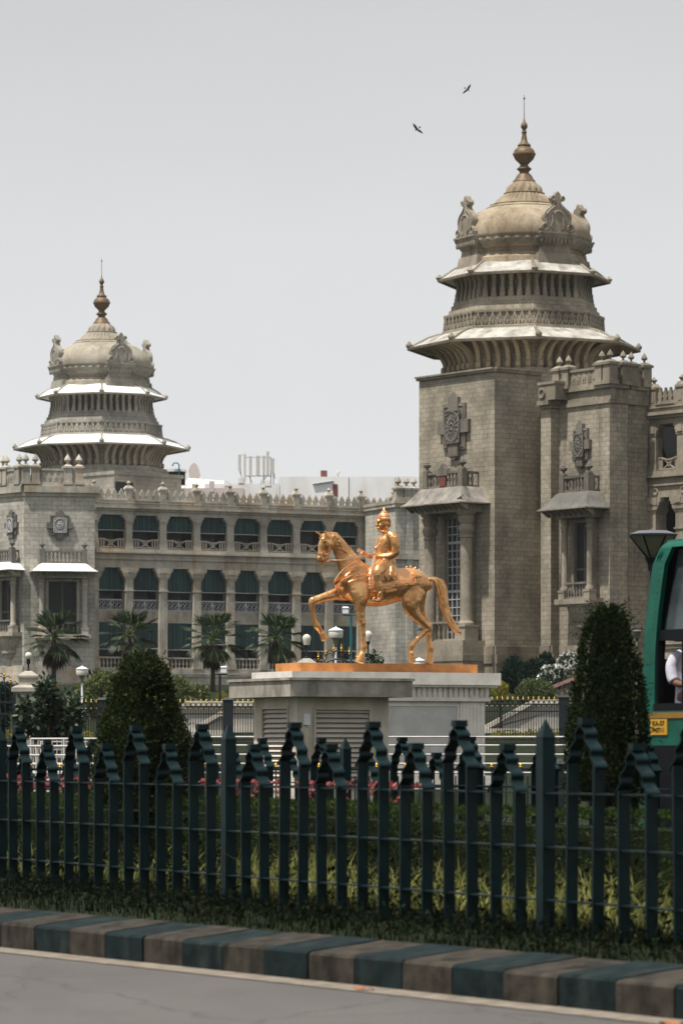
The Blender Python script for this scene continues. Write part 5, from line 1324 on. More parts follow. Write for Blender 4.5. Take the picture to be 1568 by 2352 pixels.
    rl.lathe([(.09, 12.6), (.06, 12.7), (.14, 12.9), (.14, 13.0), (.06, 13.15), (.09, 13.27)], (bay/2, -.33, 0), 8)
    partat(rl, 'fret_railing', fretm if blinds else trim, t, F, [(u, 0, 0) for u in U[:-1]])
    rl = MB(); rl.box(a-.02, b_+.02, -.3, -.05, 8.72, 8.84); rl.box(a-.02, b_+.02, -.3, -.05, 7.9, 8.0)
    for j in range(7): u = a+(b_-a)*(j+.5)/7; rl.lathe([(.09, 8.0), (.05, 8.1), (.11, 8.3), (.08, 8.42), (.05, 8.6), (.09, 8.72)], (u, -.17, 0), 6)
    partat(rl, 'balustrade', trim, t, F, [(u, 0, 0) for u in U[:-1]])
    # crested parapet: lobed merlons with round holes
    mb = MB(); n = 4; a, b_ = .32, bay-.32; w = (b_-a)/n; N = 16
    for j in range(n*N):
        u0, u1 = a+w*j/N, a+w*(j+1)/N; um = (u0+u1)/2; f = ((um-a)/w) % 1; d = abs(f-.5)*2     # 0 at crest centre, 1 at valley
        top = lerp_tab([(0, 22.14), (.12, 22.0), (.3, 21.9), (.5, 21.86), (.62, 21.76), (.75, 21.64), (1, 21.58)], d)
        if d > .58:
            hh = .13*math.sqrt(max(0, 1-((1-d)/.42)**2)); zc = 21.42
            if top-zc-hh > .0: mb.box(u0, u1, -.24, -.06, zc+hh, max(top, zc+hh+.05))
            mb.box(u0, u1, -.24, -.06, 21.17, zc-hh)
        else: mb.box(u0, u1, -.24, -.06, 21.17, top)
    partat(mb, 'crested_parapet', trim, t, F, [(u, 0, 0) for u in U[:-1]])
    mb = MB(); mb.box(-.3, .3, -.3, .06, 20.9, 22.0); mb.box(-.36, .36, -.36, .12, 20.69, 21.1); mb.box(-.36, .36, -.36, .12, 22.0, 22.12); mb.taper(-.36, .36, -.36, .12, 22.12, -.18, .18, -.26, .02, 22.32)
    mb.prism([(-.16, 21.25), (.16, 21.25), (.16, 21.85), (-.16, 21.85)], .06, .09)
    mb.lathe([(.14, 0), (.08, .05), (.1, .1), (.19, .2), (.19, .24), (.1, .3), (.05, .36), (.001, .42)], (0, -.12, 22.32), 8)
    partat(mb, 'finial_pier', trim, t, F, [(u, 0, 0) for u in U])
    # basement arched openings
    mb = MB(); pts = [(-.75, 0), (.75, 0), (.75, .9)]+[(.75*math.cos(a_), .9+.5*math.sin(a_)) for a_ in [pi*i/8 for i in range(1, 8)]]+[(-.75, .9)]
    mb.prism(pts, .24, .3)
    partat(mb, 'basement_opening', darkm, t, F, [(u+bay/2, .02, zg-.2) for u in U[:-1]], uv=False)
    return t
# ======================================================= LEFT BUILDING
FL = framepx(218, 150, 904, 156.4); bayL = FL.L/9
rnd = random.Random(12)
wingL = arcade('arcaded_wing', 'grey three storey stone wing with green blinds in its arches behind the copper rider', FL, 9, bayL, stL, trL, dkL)
tl = tower('domed_tower', 'pale domed octagonal stone tower with white eaves rising behind the left wing', 234, 160, 90, stT, trT, dkL, domeL, eaveL, (18.0, 23.0))
Ft = framepx(262, 153.6, 417, 156.2)
mb = MB(Ft); mb.box(0, Ft.L, -4, 0, 20.3, Ft.za(1092, 2)); zt_ = Ft.za(1092, 2); mb.box(-.1, Ft.L+.12, -4.1, .15, zt_, zt_+.28); mb.build('tower_shoulder', stT, tl)
ua_, ub_ = Ft.ua(265), Ft.ua(306)
mb = MB(Ft); mb.box(ua_, ub_, .0, .02, Ft.za(1140, 1), Ft.za(1107, 1)); mb.build('small_window', darkm, tl)
# front pavilion at the left edge: two faces
Fa = framepx(55, 146, 218, 146.6); Fb = framepx(-75, 148.9, 55, 146)
pav = thing('corner_pavilion', (Fa.o.x+2, Fa.o.y+3, 4.9), 'pale grey stone block at the left edge with carved rosettes and white canopied windows', 'building')
zc_ = Fa.za(1139, 0); zp = Fa.za(1112, 0); zq = Fa.za(1068, 0)
mb = MB(); pts = [tuple(Fb((0, 0, 0)).xy), tuple(Fa((0, 0, 0)).xy), tuple(Fa((Fa.L, 0, 0)).xy), tuple(Fa((Fa.L, -8, 0)).xy), tuple(Fb((0, -9, 0)).xy)]
mb.prism(pts, 4.4, zc_, axis='z'); mb.build('wall', stL, pav)
for F in (Fa, Fb):
    mb = MB(F)
    e0, e1 = -.0, F.L
    mb.box(e0, e1+(.0 if F is Fb else .25), -.3, .12, zc_+.002, zc_+.28); mb.box(e0, e1+(.0 if F is Fb else .35), -.3, .3, zc_+.28, zp-.12); mb.box(e0, e1+(.0 if F is Fb else .3), -.4, .18, zp-.12, zp)
    mb.build('cornice', trL, pav); mb = MB(F); mb.box(e0, e1, .002, .1, 7.3, 7.9); mb.box(e0, e1, .002, .2, 6.6, 7.3); mb.box(e0, e1, .002, .14, 4.4, 6.6); mb.build('plinth', trL, pav)
u1_, u2_, u3_, u4_ = Fa.ua(71), Fa.ua(116), Fa.ua(160), Fa.ua(192)
u5_ = Fa.ua(208)
parapet(Fa, [(Fa.ua(55), Fa.ua(70)), (Fa.ua(92), Fa.ua(148)), (Fa.ua(166), Fa.ua(176))], zp, zq-.25, .08, pav, trL, [Fa.ua(60), Fa.ua(82), Fa.ua(156), Fa.ua(182)])
parapet(Fb, [(.3, Fb.L-3.2), (Fb.L-2.6, Fb.L-.4)], zp, zq-.25, .08, pav, trL, [Fb.ua(7), Fb.ua(15), Fb.L-.6])
urn_m = MB()
rosette(Fa, Fa.ua(137.5), Fa.za(1206.5, 2), 1.02, 1.02, pav, dkL, sashm)
rosette(Fb, Fb.ua(25, .2), Fb.za(1209, 4), .8, 1.0, pav, dkL, sashm)
balcony(Fa, Fa.ua(143.5), 1.75, .75, Fa.za(1457, 2, .9), Fa.za(1311, 2, 1.5), pav, stL, trL, dkL, eaveL, colr=.2, chh=.6, chx=.75)
balcony(Fb, Fb.ua(7, .6), 1.35, .75, Fb.za(1454, 4), Fb.za(1311, 4, 1.5), pav, stL, trL, dkL, eaveL, colr=.2, corbel=True, chh=.6, chx=.75)
# far end block of the left wing, half hidden by the right tower
Fe = framepx(907, 152.6, 1010, 153.4)
eb = thing('end_pavilion', (Fe.o.x+1.5, Fe.o.y+2, 4.9), 'sunlit pale stone end block between the left wing and the right tower', 'building')
zE = Fe.za(1165, 0)
mb = MB(Fe); mb.box(0, Fe.L, -6, 0, 4.4, zE); mb.box(.95, 1.5, 0, .15, 4.4, zE); mb.build('wall', stL, eb)
mb = MB(Fe); mb.box(-.15, Fe.L, -6, .25, zE+.002, zE+.3); mb.box(-.2, Fe.L, -6, .35, zE+.3, zE+.55); mb.box(-.1, Fe.L, 0, .25, 16.7, 17.2); mb.box(-.1, Fe.L, .002, .2, 7.3, 7.9); mb.build('cornice', trL, eb)
parapet(Fe, [(.6, 1.1), (1.6, Fe.L)], zE+.55, zE+1.35, .1, eb, trL, [Fe.ua(914), Fe.ua(933), Fe.ua(950)])
# ======================================================= RIGHT BUILDING
tr_ = tower('domed_tower', 'tall warm brown domed octagonal stone tower with a bronze finial on the right', 1203, 120, 83, stR, trR, dkR, domeR, eaveR, None)
Ftl = framepx(962, 113.0, 1135, 110.0); Ftr = framepx(1135, 110.0, 1241, 111.2)
zT = Ftl.za(852, Ftl.L)
mb = MB(); pts = [tuple(Ftl((0, 0, 0)).xy), tuple(Ftl((Ftl.L, 0, 0)).xy), tuple(Ftr((Ftr.L, 0, 0)).xy), (X(1300, 112.5), 112.5*KD), (X(1330, 122), 122*KD), (X(1000, 123), 123*KD)]
mb.prism(pts, 4.3, zT-.02, axis='z'); mb.build('wall', stR, tr_)
for F, e0, e1 in ((Ftl, -.1, .05), (Ftr, 0, 0)):
    mb = MB(F); mb.box(e0, F.L+e1, -.5, .16, zT-.02, zT+.12); mb.box(e0-.03, F.L+e1, -.5, .25, zT+.12, zT+.22); mb.build('cornice', trR, tr_)
    mb = MB(F); mb.box(0, F.L, .002, .12, 7.0, 7.5); mb.box(0, F.L, .002, .22, 6.5, 7.0); mb.box(0, F.L, .002, .14, 5.9, 6.5); mb.box(0, F.L, .002, .3, 4.3, 5.9); mb.build('plinth', trR, tr_)
rosette(Ftl, Ftl.ua(1046), Ftl.za(985, 2), 1.42, 1.72, tr_, dkR, dkL)
balcony(Ftl, Ftl.ua(1026, 1.0), 1.8, 1.3, Ftl.za(1474, 2.5, 1.3), Ftl.za(1160, 2.5, 2.3), tr_, trR, trR, dkR, canR, colr=.36, glass=True, base=(4.4, 7.0), red=True)
# bay block
bay = thing('window_bay_block', (X(1380, 110), 110*KD, 4.9), 'warm stone bay with urns on its parapet and an oriel window beside the tall tower', 'building')
ptsB = [(1241, 110.0), (1264, 109.6), (1283, 109.85), (1399, 107.85), (1440, 108.25), (1443, 108.5), (1486, 108.95)]
W = [(X(a, b_), b_*KD) for a, b_ in ptsB]
zB = Z(925, 107.85)
mb = MB(); mb.prism(W+[(X(1500, 120), 120*KD), (X(1265, 120), 120*KD)], 4.3, zB, axis='z'); mb.build('wall', stR, bay)
zB2 = Z(882, 107.85)
Fs_ = [Frame(*W[0], *W[1]), Frame(*W[1], *W[2]), Frame(*W[2], *W[3]), Frame(*W[3], *W[4]), Frame(*W[5], *W[6])]
for i, F in enumerate(Fs_):
    mb = MB(F); e = .12 if i in (0, 2) else 0
    mb.box(0, F.L+e, -.4, .12, zB+.002, zB+.2)
    if i > 1:
        mb.box(0, F.L+e*1.3, -.4, .05, zB+.2, zB2-.2); mb.box(0, F.L+e*2, -.4, .22, zB2-.2, zB2)
    else: mb.box(0, F.L+e, -.4, .3, zB+.2, zB+.45)
    mb.build('cornice', trR, bay); mb = MB(F)
    mb.box(0, F.L, .002, .12, 7.0, 7.5); mb.box(0, F.L, .002, .22, 6.5, 7.0); mb.box(0, F.L, .002, .14, 5.9, 6.5); mb.box(0, F.L, .002, .3, 4.3, 5.9)
    mb.build('plinth', trR, bay)
mb = MB(); mb.prism([(W[2][0], W[2][1]+.05), (W[3][0], W[3][1]+.05), (W[4][0], W[4][1]+.05), (W[6][0], W[6][1]+.05), (X(1500, 120), 120*KD), (X(1265, 120), 120*KD)], zB, zB2-.21, axis='z'); mb.build('attic', stR, bay)
# volute block on the corner pilaster
F = Fs_[0]; mb = MB(F); mb.box(.15, F.L+.75, -.6, .28, zB+.45, zB+1.35); mb.box(.1, F.L+.8, -.6, .34, zB+1.35, zB+1.5); mb.torus((.5, .3, zB+.85), .25, .07, 'w', 14, 6); mb.build('volute_block', trR, bay)
zP = zB2; zP1 = zB2+1.05
F = Fs_[2]
parapet(F, [(F.L*.05, F.L*.12), (F.L*.26, F.L*.78)], zP, zP1, .08, bay, trR, [F.L*.0, F.L*.18], us=.72)
partat_done = None
F2 = Fs_[3]
parapet(F, [], zP, zP1, .08, bay, trR, [F.L*.84, F.L*1.0], us=.72)
parapet(F2, [(F2.L*.4, F2.L*.6)], zP, zP1, .08, bay, trR, [F2.L*.78], us=.72)
F3 = Fs_[4]
parapet(F3, [(F3.L*.35, F3.L*.7)], zP, zP1, .08, bay, trR, [F3.L*.15, F3.L*.85], us=.72)
rosette(F, F.ua(1336), F.za(1023, 2), .9, 1.2, bay, dkR, dkL)
balcony(F, F.ua(1326, .6), 1.25, .85, F.za(1376, 2, .8), F.za(1169, 2, 1.5), bay, trR, trR, dkR, dkL, colr=.19, corbel=True)
# right wing, coming forward out of the frame
FR = framepx(1488, 109.0, 1700, 105.9)
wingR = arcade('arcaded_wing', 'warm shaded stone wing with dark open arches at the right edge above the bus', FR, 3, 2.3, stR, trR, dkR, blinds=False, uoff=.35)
mb = MB(FR)
for u in (.35+1.15, .35+3.45): mb.torus((u-.9, .02, 16.2), .18, .06, 'w', 14, 6)
mb.build('carved_disc', trR, wingR)
# ---------------------------------------------------------------- rooftops beyond the wing
Yr = 200
def bblock(name, label, cat, px0, px1, ytop, Y, depth, mat, z0=10, skew=0):
    F = framepx(px0, Y, px1, Y+skew); t = thing(name, F((F.L/2, -depth/2, z0)), label, cat); mb = MB(F); mb.box(0, F.L, -depth, 0, z0, F.za(ytop, F.L/2)); mb.build('wall', mat, t); return t, F
t, F = bblock('rooftop_block', 'long white plastered rooftop block with a red tank beyond the left wing', 'building', 640, 982, 1095, 200, 14, whiteb, 16)
mb = MB(F); mb.box(F.ua(736), F.ua(751), -3, -1.5, F.za(1096, 9), F.za(1078, 9)); mb.build('red_tank', redm, t)
mb = MB(F); a, b_ = F.ua(718), F.ua(766); mb.prism([(a, F.za(1113, 9)), (b_, F.za(1106, 9)), (b_, F.za(1105, 9)), (a, F.za(1112, 9))], 0, .25); mb.build('awning', simple_lh, t)
mb = MB(F); mb.box(F.ua(764), F.ua(775), 0, .06, F.za(1140, 9), F.za(1112, 9)); mb.build('door', redm, t)
mb = MB(F); mb.ball((F.ua(920), .0, F.za(1122, 9)), (.3, .1, .3)); mb.build('dark_vent', darkm, t)
mb = MB(F)
for p in (800, 907): mb.tube([(F.ua(p), .05, 16), (F.ua(p), .05, F.za(1096, 9))], .05, 5)
mb.lathe([(.1, 0), (.1, .5), (.22, .5), (.2, .7), (.01, .85)], (F.ua(776), -2, F.za(1095, 9)), 8); mb.build('downpipe', antm, t)
t, F = bblock('rooftop_block', 'low white parapet wall with stepped top below the antennas', 'building', 470, 642, 1111, 194, 5, whiteb, 16)
mb = MB(F)
for a, b_, y in ((515, 527, 1104), (608, 622, 1104), (547, 560, 1098)): mb = MB(F); mb.box(F.ua(a), F.ua(b_), -1, .05, F.za(y+12, 4), F.za(y, 4)); mb.build('parapet_block', whiteb, t)
t, F = bblock('pink_rooftop', 'pale pink parapet wall right of the left tower behind the crested parapet', 'building', 410, 560, 1121, 190, 4, pinkb, 16)
mb = MB(F); mb.box(F.ua(441), F.ua(454), -.5, .05, F.za(1130, 3), F.za(1111, 3)); mb.build('parapet_block', pinkb, t); mb = MB(F); mb.box(F.ua(481), F.ua(492), -.5, .05, F.za(1130, 3), F.za(1105, 3)); mb.build('parapet_block', pinkb, t)
F = framepx(405, 199, 545, 199); t = thing('sheet_roof', F((3, -2, 18)), 'cream sloping sheet roof beyond the pink parapet', 'roof')
mb = MB(F); z0, z1 = F.za(1125, 3), F.za(1094, 3); L = F.L
mb.add([(0, 0, z0), (L, 0, z0), (L*.2, -2.5, z1), (L*.78, -2.5, z1-.3), (0, -6, z0), (L, -6, z0)], [(0, 1, 3, 2), (0, 2, 4), (1, 5, 3), (2, 3, 5, 4), (0, 4, 5, 1)]); mb.build('roof_sheet', creamb, t)
mb = MB(F)
for k in range(4): u = L*(.1+.2*k); mb.tube([(u+.9, -2.5, z1-.05), (u, .02, z0+.05)], .03, 4)
mb.build('roof_seam', antm, t)
F = framepx(435, 205, 460, 205); t = thing('pointed_gable', F((.5, 0, 18)), 'pink pointed arch gable standing up between the left tower and the antennas', 'gable')
mb = MB(F); L = F.L; z1 = F.za(1062, .5); z0 = F.za(1112, .5); H = z1-z0
mb.prism([(.1, z0), (L*.75, z0), (L*.78, z0+H*.25), (L, z0+H*.4), (L*.9, z0+H*.65), (L*.72, z0+H*.87), (L*.45, z1), (L*.1, z0+H*.85), (-.1, z0+H*.62)], -.5, 0); mb.build('gable_wall', pinkb, t)
F = framepx(384, 188, 424, 188); t = thing('rooftop_tank', F((1, -1, 18)), 'dark green screened tank under a white slab beside the left tower', 'tank')
mb = MB(F); mb.box(0, F.L, -2, 0, F.za(1112, .5), F.za(1083, .5)); mb.build('screen', busdk, t)
mb = MB(F); mb.box(-.1, F.L+.1, -2.1, .1, F.za(1083, .5)+.002, F.za(1077, .5)); mb.build('slab', lampw, t)
mb = MB(F); u = F.ua(406); mb.tube([(F.ua(396), .3, F.za(1071, 1)), (F.ua(400), .3, F.za(1064, 1)), (u+.1, .3, F.za(1064, 1)), (u+.25, .3, F.za(1068, 1)), (u+.25, .3, F.za(1110, 1))], .07, 6); mb.build('pipe_bend', teal, t)
# mobile phone antennas
Fa_ = framepx(545, 192, 632, 192); t = thing('antenna_mast', Fa_((1.9, 0, 21)), 'cluster of pale mobile phone antenna panels on the roofs beyond the left wing', 'antenna')
for (a, b_, y0, y1) in ((547, 554, 1045, 1080), (560, 565, 1046, 1103), (572, 579, 1048, 1094), (588, 597, 1047, 1092), (603, 609, 1047, 1092), (612, 618, 1037, 1092), (620, 630, 1053, 1088)):
    mb = MB(Fa_); mb.box(Fa_.ua(a), Fa_.ua(b_), -.12, .12, Fa_.za(y1, 2), Fa_.za(y0, 2)); mb.build('panel', antm, t)
mb = MB(Fa_)
for (x, y0, y1) in ((562, 1040, 1112), (575, 1092, 1112), (606, 1092, 1112), (622, 1050, 1112), (628, 1088, 1112), (553, 1080, 1090)): mb.tube([(Fa_.ua(x), -.2, Fa_.za(y1, 2)), (Fa_.ua(x), -.2, Fa_.za(y0, 2))], .05, 5)
for y, a, b_ in ((1050, 560, 622), (1093, 562, 626), (1044, 548, 566)): mb.tube([(Fa_.ua(a), -.2, Fa_.za(y, 2)), (Fa_.ua(b_), -.2, Fa_.za(y, 2))], .045, 5)
for a, b_, c, d in ((549, 1080, 560, 1108), (572, 1094, 580, 1110), (606, 1094, 598, 1112), (612, 1094, 600, 1112), (630, 1088, 632, 1100)): mb.tube([(Fa_.ua(a), -.1, Fa_.za(b_, 2)), (Fa_.ua(c), -.1, Fa_.za(d, 2))], .035, 4)
mb.build('mast_frame', antm, t, uv=False)
# ---------------------------------------------------------------- birds
def bird(px, py, Y, span, roll, yaw, lab, name='bird', fold=.12):
    x, y, z = P(px, py, Y); t = thing(name, (x, y, z), lab, 'bird'); M_ = Matrix.Rotation(roll, 4, 'Y') @ Matrix.Rotation(R_(62), 4, 'X') @ Matrix.Rotation(yaw, 4, 'Z')
    T = lambda p: M_ @ (Vector(p)*span)
    mb = MB(T)
    mb.rings([[(r*math.cos(a), yy, r*.8*math.sin(a)) for a in [2*pi*k/8 for k in range(8)]] for yy, r in ((-.22, .004), (-.19, .022), (-.15, .03), (-.12, .028), (-.05, .045), (.05, .04), (.13, .022), (.2, .015), (.3, .012))])
    mb.add([(-.02, .2, .01), (.02, .2, .01), (.075, .36, .012), (0, .33, .012), (-.075, .36, .012), (-.02, .2, 0), (.02, .2, 0), (.075, .36, .004), (0, .33, .004), (-.075, .36, .004)], [(0, 1, 2, 3, 4), (5, 9, 8, 7, 6), (0, 5, 6, 1), (1, 6, 7, 2), (2, 7, 8, 3), (3, 8, 9, 4), (4, 9, 5, 0)])
    for sg in (-1, 1):
        rs = []
        for f, le, tr2, zz in ((0, -.08, .08, .0), (.3, -.13, .09, fold*.8), (.55, -.11, .08, fold), (.8, -.02, .09, fold*.7), (1, .08, .1, fold*.2)):
            xx = sg*(.02+.48*f); rs.append([(xx, le, zz), (xx, (le+tr2)/2, zz+.012), (xx, tr2, zz), (xx, (le+tr2)/2, zz-.004)])
        mb.rings(rs)
    mb.build('body', birdm, t, local=True, uv=False, smooth=50); return t
bird(1073, 206, 60, .40, R_(-40), R_(12), 'dark bird with wings slanting up to the right, higher of the two')
bird(957, 297, 60, .46, R_(38), R_(-10), 'dark soaring bird with wings slanting down to the right, the lower of the two')
bird(206, 1548, 55, .3, R_(-20), R_(60), 'grey pigeon flying beside the small white lantern on the left', fold=.35)
def perch(F, u, w, z, lab):
    p = F((u, w, z)); t = thing('pigeon', tuple(p), lab, 'bird'); T = lambda q: Vector(q); mb = MB(T)
    mb.rings([[(xx, r*math.cos(a), zz+r*math.sin(a)) for a in [2*pi*k/8 for k in range(8)]] for xx, zz, r in ((-.2, .06, .01), (-.1, .1, .04), (0, .13, .075), (.08, .17, .06), (.12, .23, .035), (.15, .27, .035), (.19, .265, .008))]); mb.build('body', birdm, t, local=True, uv=False, smooth=60)
perch(Ftl, Ftl.ua(1056, 2.0), 2.0, Ftl.za(1156, 3, 2.0), 'small dark pigeon on the big canopy above the right hand round column')
perch(Ftl, Ftl.ua(944, 2.15), 2.15, Ftl.za(1172, 1, 2.1), 'small dark pigeon at the left end of the big canopy')
# ---------------------------------------------------------------- fan palms
def make_palm(loc, lab, h, R, seed, skirt=1.0):
    rnd = random.Random(seed); t = thing('fan_palm', loc, lab, 'palm tree', 'fan palms in front of the left wing')
    mb = MB(); pts = [(0, 0, -.2), (.03, 0, h*.3), (0, .04, h*.7), (.02, 0, h)]; mb.tube(pts, [.15, .11, .10, .12], 10); mb.build('trunk', trunkm, t, local=True, smooth=60)
    top = Vector((.02, 0, h+.1)); fr = MB(); pt = MB(); dd = MB()
    def frond(mb, pmb, az, el, pl, L, spread, droop):
        d = Vector((math.cos(az)*math.cos(el), math.sin(az)*math.cos(el), math.sin(el)))
        hub = top+d*pl+Vector((0, 0, -.12*pl*pl*(1-math.sin(el))))
        if pmb is not None: pmb.tube([top, top+d*pl*.5+Vector((0, 0, .02)), hub], [.03, .022, .015], 5)
        side = d.cross(Vector((0, 0, 1)));
        if side.length < .1: side = Vector((1, 0, 0))
        side.normalize(); up = side.cross(d)
        n = 15
        for k in range(n):
            a = -spread+2*spread*k/(n-1); dirv = (d*math.cos(a)+side*math.sin(a)).normalized(); l = L*(1-.25*(abs(a)/spread)**2)*rnd.uniform(.9, 1.05)
            q = dirv.cross(up).normalized(); v0 = len(mb.v); wv = l*math.tan(spread/(n-1))*.66
            p1 = hub+dirv*l*.62-Vector((0, 0, droop*l*.2)); p2 = hub+dirv*l+Vector((0, 0, -droop*l*rnd.uniform(.7, 1.3)))
            mb.v += [hub, p1+q*wv+up*.02, p2, p1-q*wv-up*.02]; mb.f += [(v0, v0+1, v0+2, v0+3)]
    N = 25
    for i in range(N):
        f = i/N; el = R_(80-125*f**.9+rnd.uniform(-8, 8)); az = i*2.4+rnd.uniform(-.3, .3)
        frond(fr, pt, az, el, R*rnd.uniform(.40, .55)*(.75 if f < .2 else 1), R*rnd.uniform(.50, .62), R_(64), .06+.30*f)
    for i in range(int(20*skirt)):
        az = i*2.4; frond(dd, None, az, R_(rnd.uniform(-88, -66)), R*.25*rnd.uniform(.5, 1.2), R*.6, R_(24), .2)
    fr.build('fan_leaves', palmm, t, local=True, uv=False, recalc=False); pt.build('leaf_stalks', leafM, t, local=True, uv=False, smooth=60)
    if skirt: dd.build('dead_leaf_skirt', palmd, t, local=True, uv=False, recalc=False)
    return t
for (px, Y, yc, R, sd, lab, sk_) in ((123, 92, 1468, 1.72, 3, 'fan palm in front of the pavilion rosette window, leftmost of the four', 1.2), (297, 98, 1462, 1.65, 5, 'fan palm behind the broad conical shrub', .5), (488, 94, 1472, 1.72, 8, 'fan palm with a thin straight trunk right of the broad conical shrub', 1.1), (633, 88, 1466, 1.5, 12, 'fan palm nearest the pedestal, just left of the globe lamp', 1.1)):
    x = X(px, Y); g = G(x, Y); zc = Z(yc, Y); make_palm((x, Y*KD, g), lab, zc-g, R, sd, sk_)
# ---------------------------------------------------------------- shrubs
def sh(px0, px1, ytop, ybot, Y): s = Y/FN; return ((px0+px1)/2, s*(px1-px0)/2, s*(ybot-ytop)/2)
def shrub_px(name, label, cat, boxes, Y, n, size, mat, seed, **kw):
    xs0 = min(b[0] for b in boxes); xs1 = max(b[1] for b in boxes); pxm = (xs0+xs1)/2; x = X(pxm, Y); yb = max(b[3] for b in boxes); g = min(G(x, Y), Z(yb, Y))
    blobs = []
    for i, (a, b_, c, d) in enumerate(boxes): blobs.append(((X((a+b_)/2, Y)-x, (i % 3-1)*.25, Z((c+d)/2, Y)-g), (X(b_, Y)-X(a, Y))/2, (X(b_, Y)-X(a, Y))/2*.8, (Z(c, Y)-Z(d, Y))/2))
    blobs = [(c, (rx, ry, rz)) for (c, rx, ry, rz) in blobs]
    return shrub(name, label, cat, (x, Y*KD, g), blobs, n, size, mat, seed, **kw)
shrub_px('broad_leaf_shrub', 'large dark broad leaved shrub with orange flowers beside the left stone gate pillar', 'shrub', [(85, 135, 1556, 1640), (60, 125, 1600, 1700), (110, 185, 1585, 1690), (140, 195, 1600, 1700), (38, 75, 1600, 1690), (100, 150, 1620, 1720)], 48, 4600, .17, leafB, 31, flowers=(flr, 10, .09), asp=.55, shell=.35, up=-.1)
shrub_px('round_shrub', 'light green leafy shrub between the broad leaved shrub and the olive conical shrub', 'shrub', [(160, 225, 1570, 1670), (185, 270, 1545, 1660), (215, 285, 1542, 1640)], 72, 7500, .14, leafL, 33)
shrub_px('round_shrub', 'light green leafy shrub right of the olive conical shrub under the third palm', 'shrub', [(375, 448, 1558, 1650), (425, 482, 1575, 1655)], 74, 5600, .14, leafL, 34)
shrub_px('dark_conifer', 'dark blue green conifer left of the pair against the right tower plinth', 'conifer', [(1150, 1210, 1520, 1600), (1158, 1200, 1508, 1580)], 92, 4200, .16, leafC, 35)
shrub_px('dark_conifer', 'dark conifer right of the pair, touching the white flowering shrub', 'conifer', [(1192, 1252, 1515, 1605), (1232, 1275, 1500, 1590)], 90, 4000, .16, leafC, 36)
shrub_px('white_flowering_shrub', 'dark shrub covered with white flowers beside the tall conical shrub', 'shrub', [(1236, 1300, 1530, 1590), (1275, 1345, 1500, 1580)], 78, 4200, .13, leafB, 37, flowers=(flw, 230, .13))
shrub_px('clipped_bush', 'rounded green clipped bush behind the spear fence right of the pedestal', 'bush', [(1186, 1270, 1562, 1625)], 68, 5200, .085, leafM, 38, asp=.45, shell=.85)
shrub_px('golden_bush', 'small yellow green clipped globe bush at the right corner of the pedestal', 'bush', [(1131, 1166, 1566, 1602)], 64, 1800, .05, leafY, 39, shell=.85)
shrub_px('low_green_bush', 'flat green clipped bush under the small golden globe', 'bush', [(1118, 1175, 1588, 1622)], 65, 2400, .06, leafM, 40, shell=.85)
shrub_px('golden_bush', 'small golden cone shaped bush beside the floodlight post left of the hut', 'bush', [(495, 524, 1592, 1626), (501, 518, 1588, 1612)], 72, 1800, .055, leafY, 41, shell=.85)
shrub_px('tufted_plant', 'thin sprig of green leaves behind the standing foreleg of the copper horse', 'plant', [(838, 880, 1498, 1530)], 55, 160, .16, leafB, 42, shell=.1, asp=.4)
shrub_px('golden_border', 'yellow green border plants seen through the spear fence on the left', 'plants', [(60, 110, 1672, 1700), (105, 165, 1676, 1702), (150, 215, 1678, 1702), (-20, 40, 1675, 1705)], 62, 3000, .07, leafY, 43, stem=False)
shrub_px('golden_border', 'yellow green border plants seen through the spear fence on the right', 'plants', [(1120, 1200, 1678, 1712), (1190, 1300, 1676, 1712)], 62, 2400, .07, leafY, 44, stem=False)
shrub_px('climbing_ivy', 'dark climbing plant hanging on the iron gate at the left edge', 'plant', [(-20, 22, 1572, 1690), (0, 30, 1570, 1640)], 57.5, 1500, .14, leafC, 45)
# ---------------------------------------------------------------- ramps, stair rail
def wedge(name, lab, Y, top, ybase, cat='wall'):
    F = framepx(top[0][0], Y, top[-1][0], Y); t = thing(name, F((F.L/2, 0, ground_z(*F((F.L/2, 0, 0)).xy))), lab, cat)
    pts = [(F.ua(a), F.za(b_, 0)) for a, b_ in top]; zb = F.za(ybase, 0)
    mb = MB(F); mb.prism([(0, zb)]+[(u, z-.16) for u, z in pts]+[(F.L, zb)], -.5, 0); mb.build('wall', rampg, t)
    mb = MB(F); mb.prism(pts+[(u, z-.16) for u, z in pts[::-1]], -.6, .12); mb.build('coping', rampw, t)
    mb = MB(F); mb.box(0, F.L, 0, .15, zb-.15, zb+.04); mb.build('kerb_course', rampw, t)
wedge('ramp_wall', 'sloping grey garden wall with a white coping right of the pedestal behind the spear fence', 64, [(1110, 1668), (1222, 1607), (1330, 1606)], 1676)
wedge('ramp_wall', 'white coped garden wall left of the hut behind the spear fence', 64, [(418, 1618), (430, 1610), (620, 1611)], 1672)
wedge('ramp_wall', 'short sloping white wall in front of the long one left of the hut', 63, [(440, 1672), (505, 1634), (525, 1634)], 1680)
F = framepx(1255, 76, 1345, 76); t = thing('stair_balustrade', F((1, 0, ground_z(*F((1, 0, 0)).xy))), 'sloping pink granite stair balustrade below the white flowering shrub', 'balustrade')
pa, pb = (F.ua(1258), F.za(1578, 1)), (F.ua(1345), F.za(1543, 1))
mb = MB(F); mb.prism([pa, pb, (pb[0], pb[1]-.14), (pa[0], pa[1]-.14)], -.15, .15); mb.build('handrail', railp, t)
mb = MB(F)
for k in range(7):
    f = (k+.5)/7; u = pa[0]+(pb[0]-pa[0])*f; z = pa[1]+(pb[1]-pa[1])*f-.14; mb.lathe([(.06, z-.6), (.04, z-.5), (.09, z-.35), (.04, z-.15), (.06, z)], (u, 0, 0), 8)
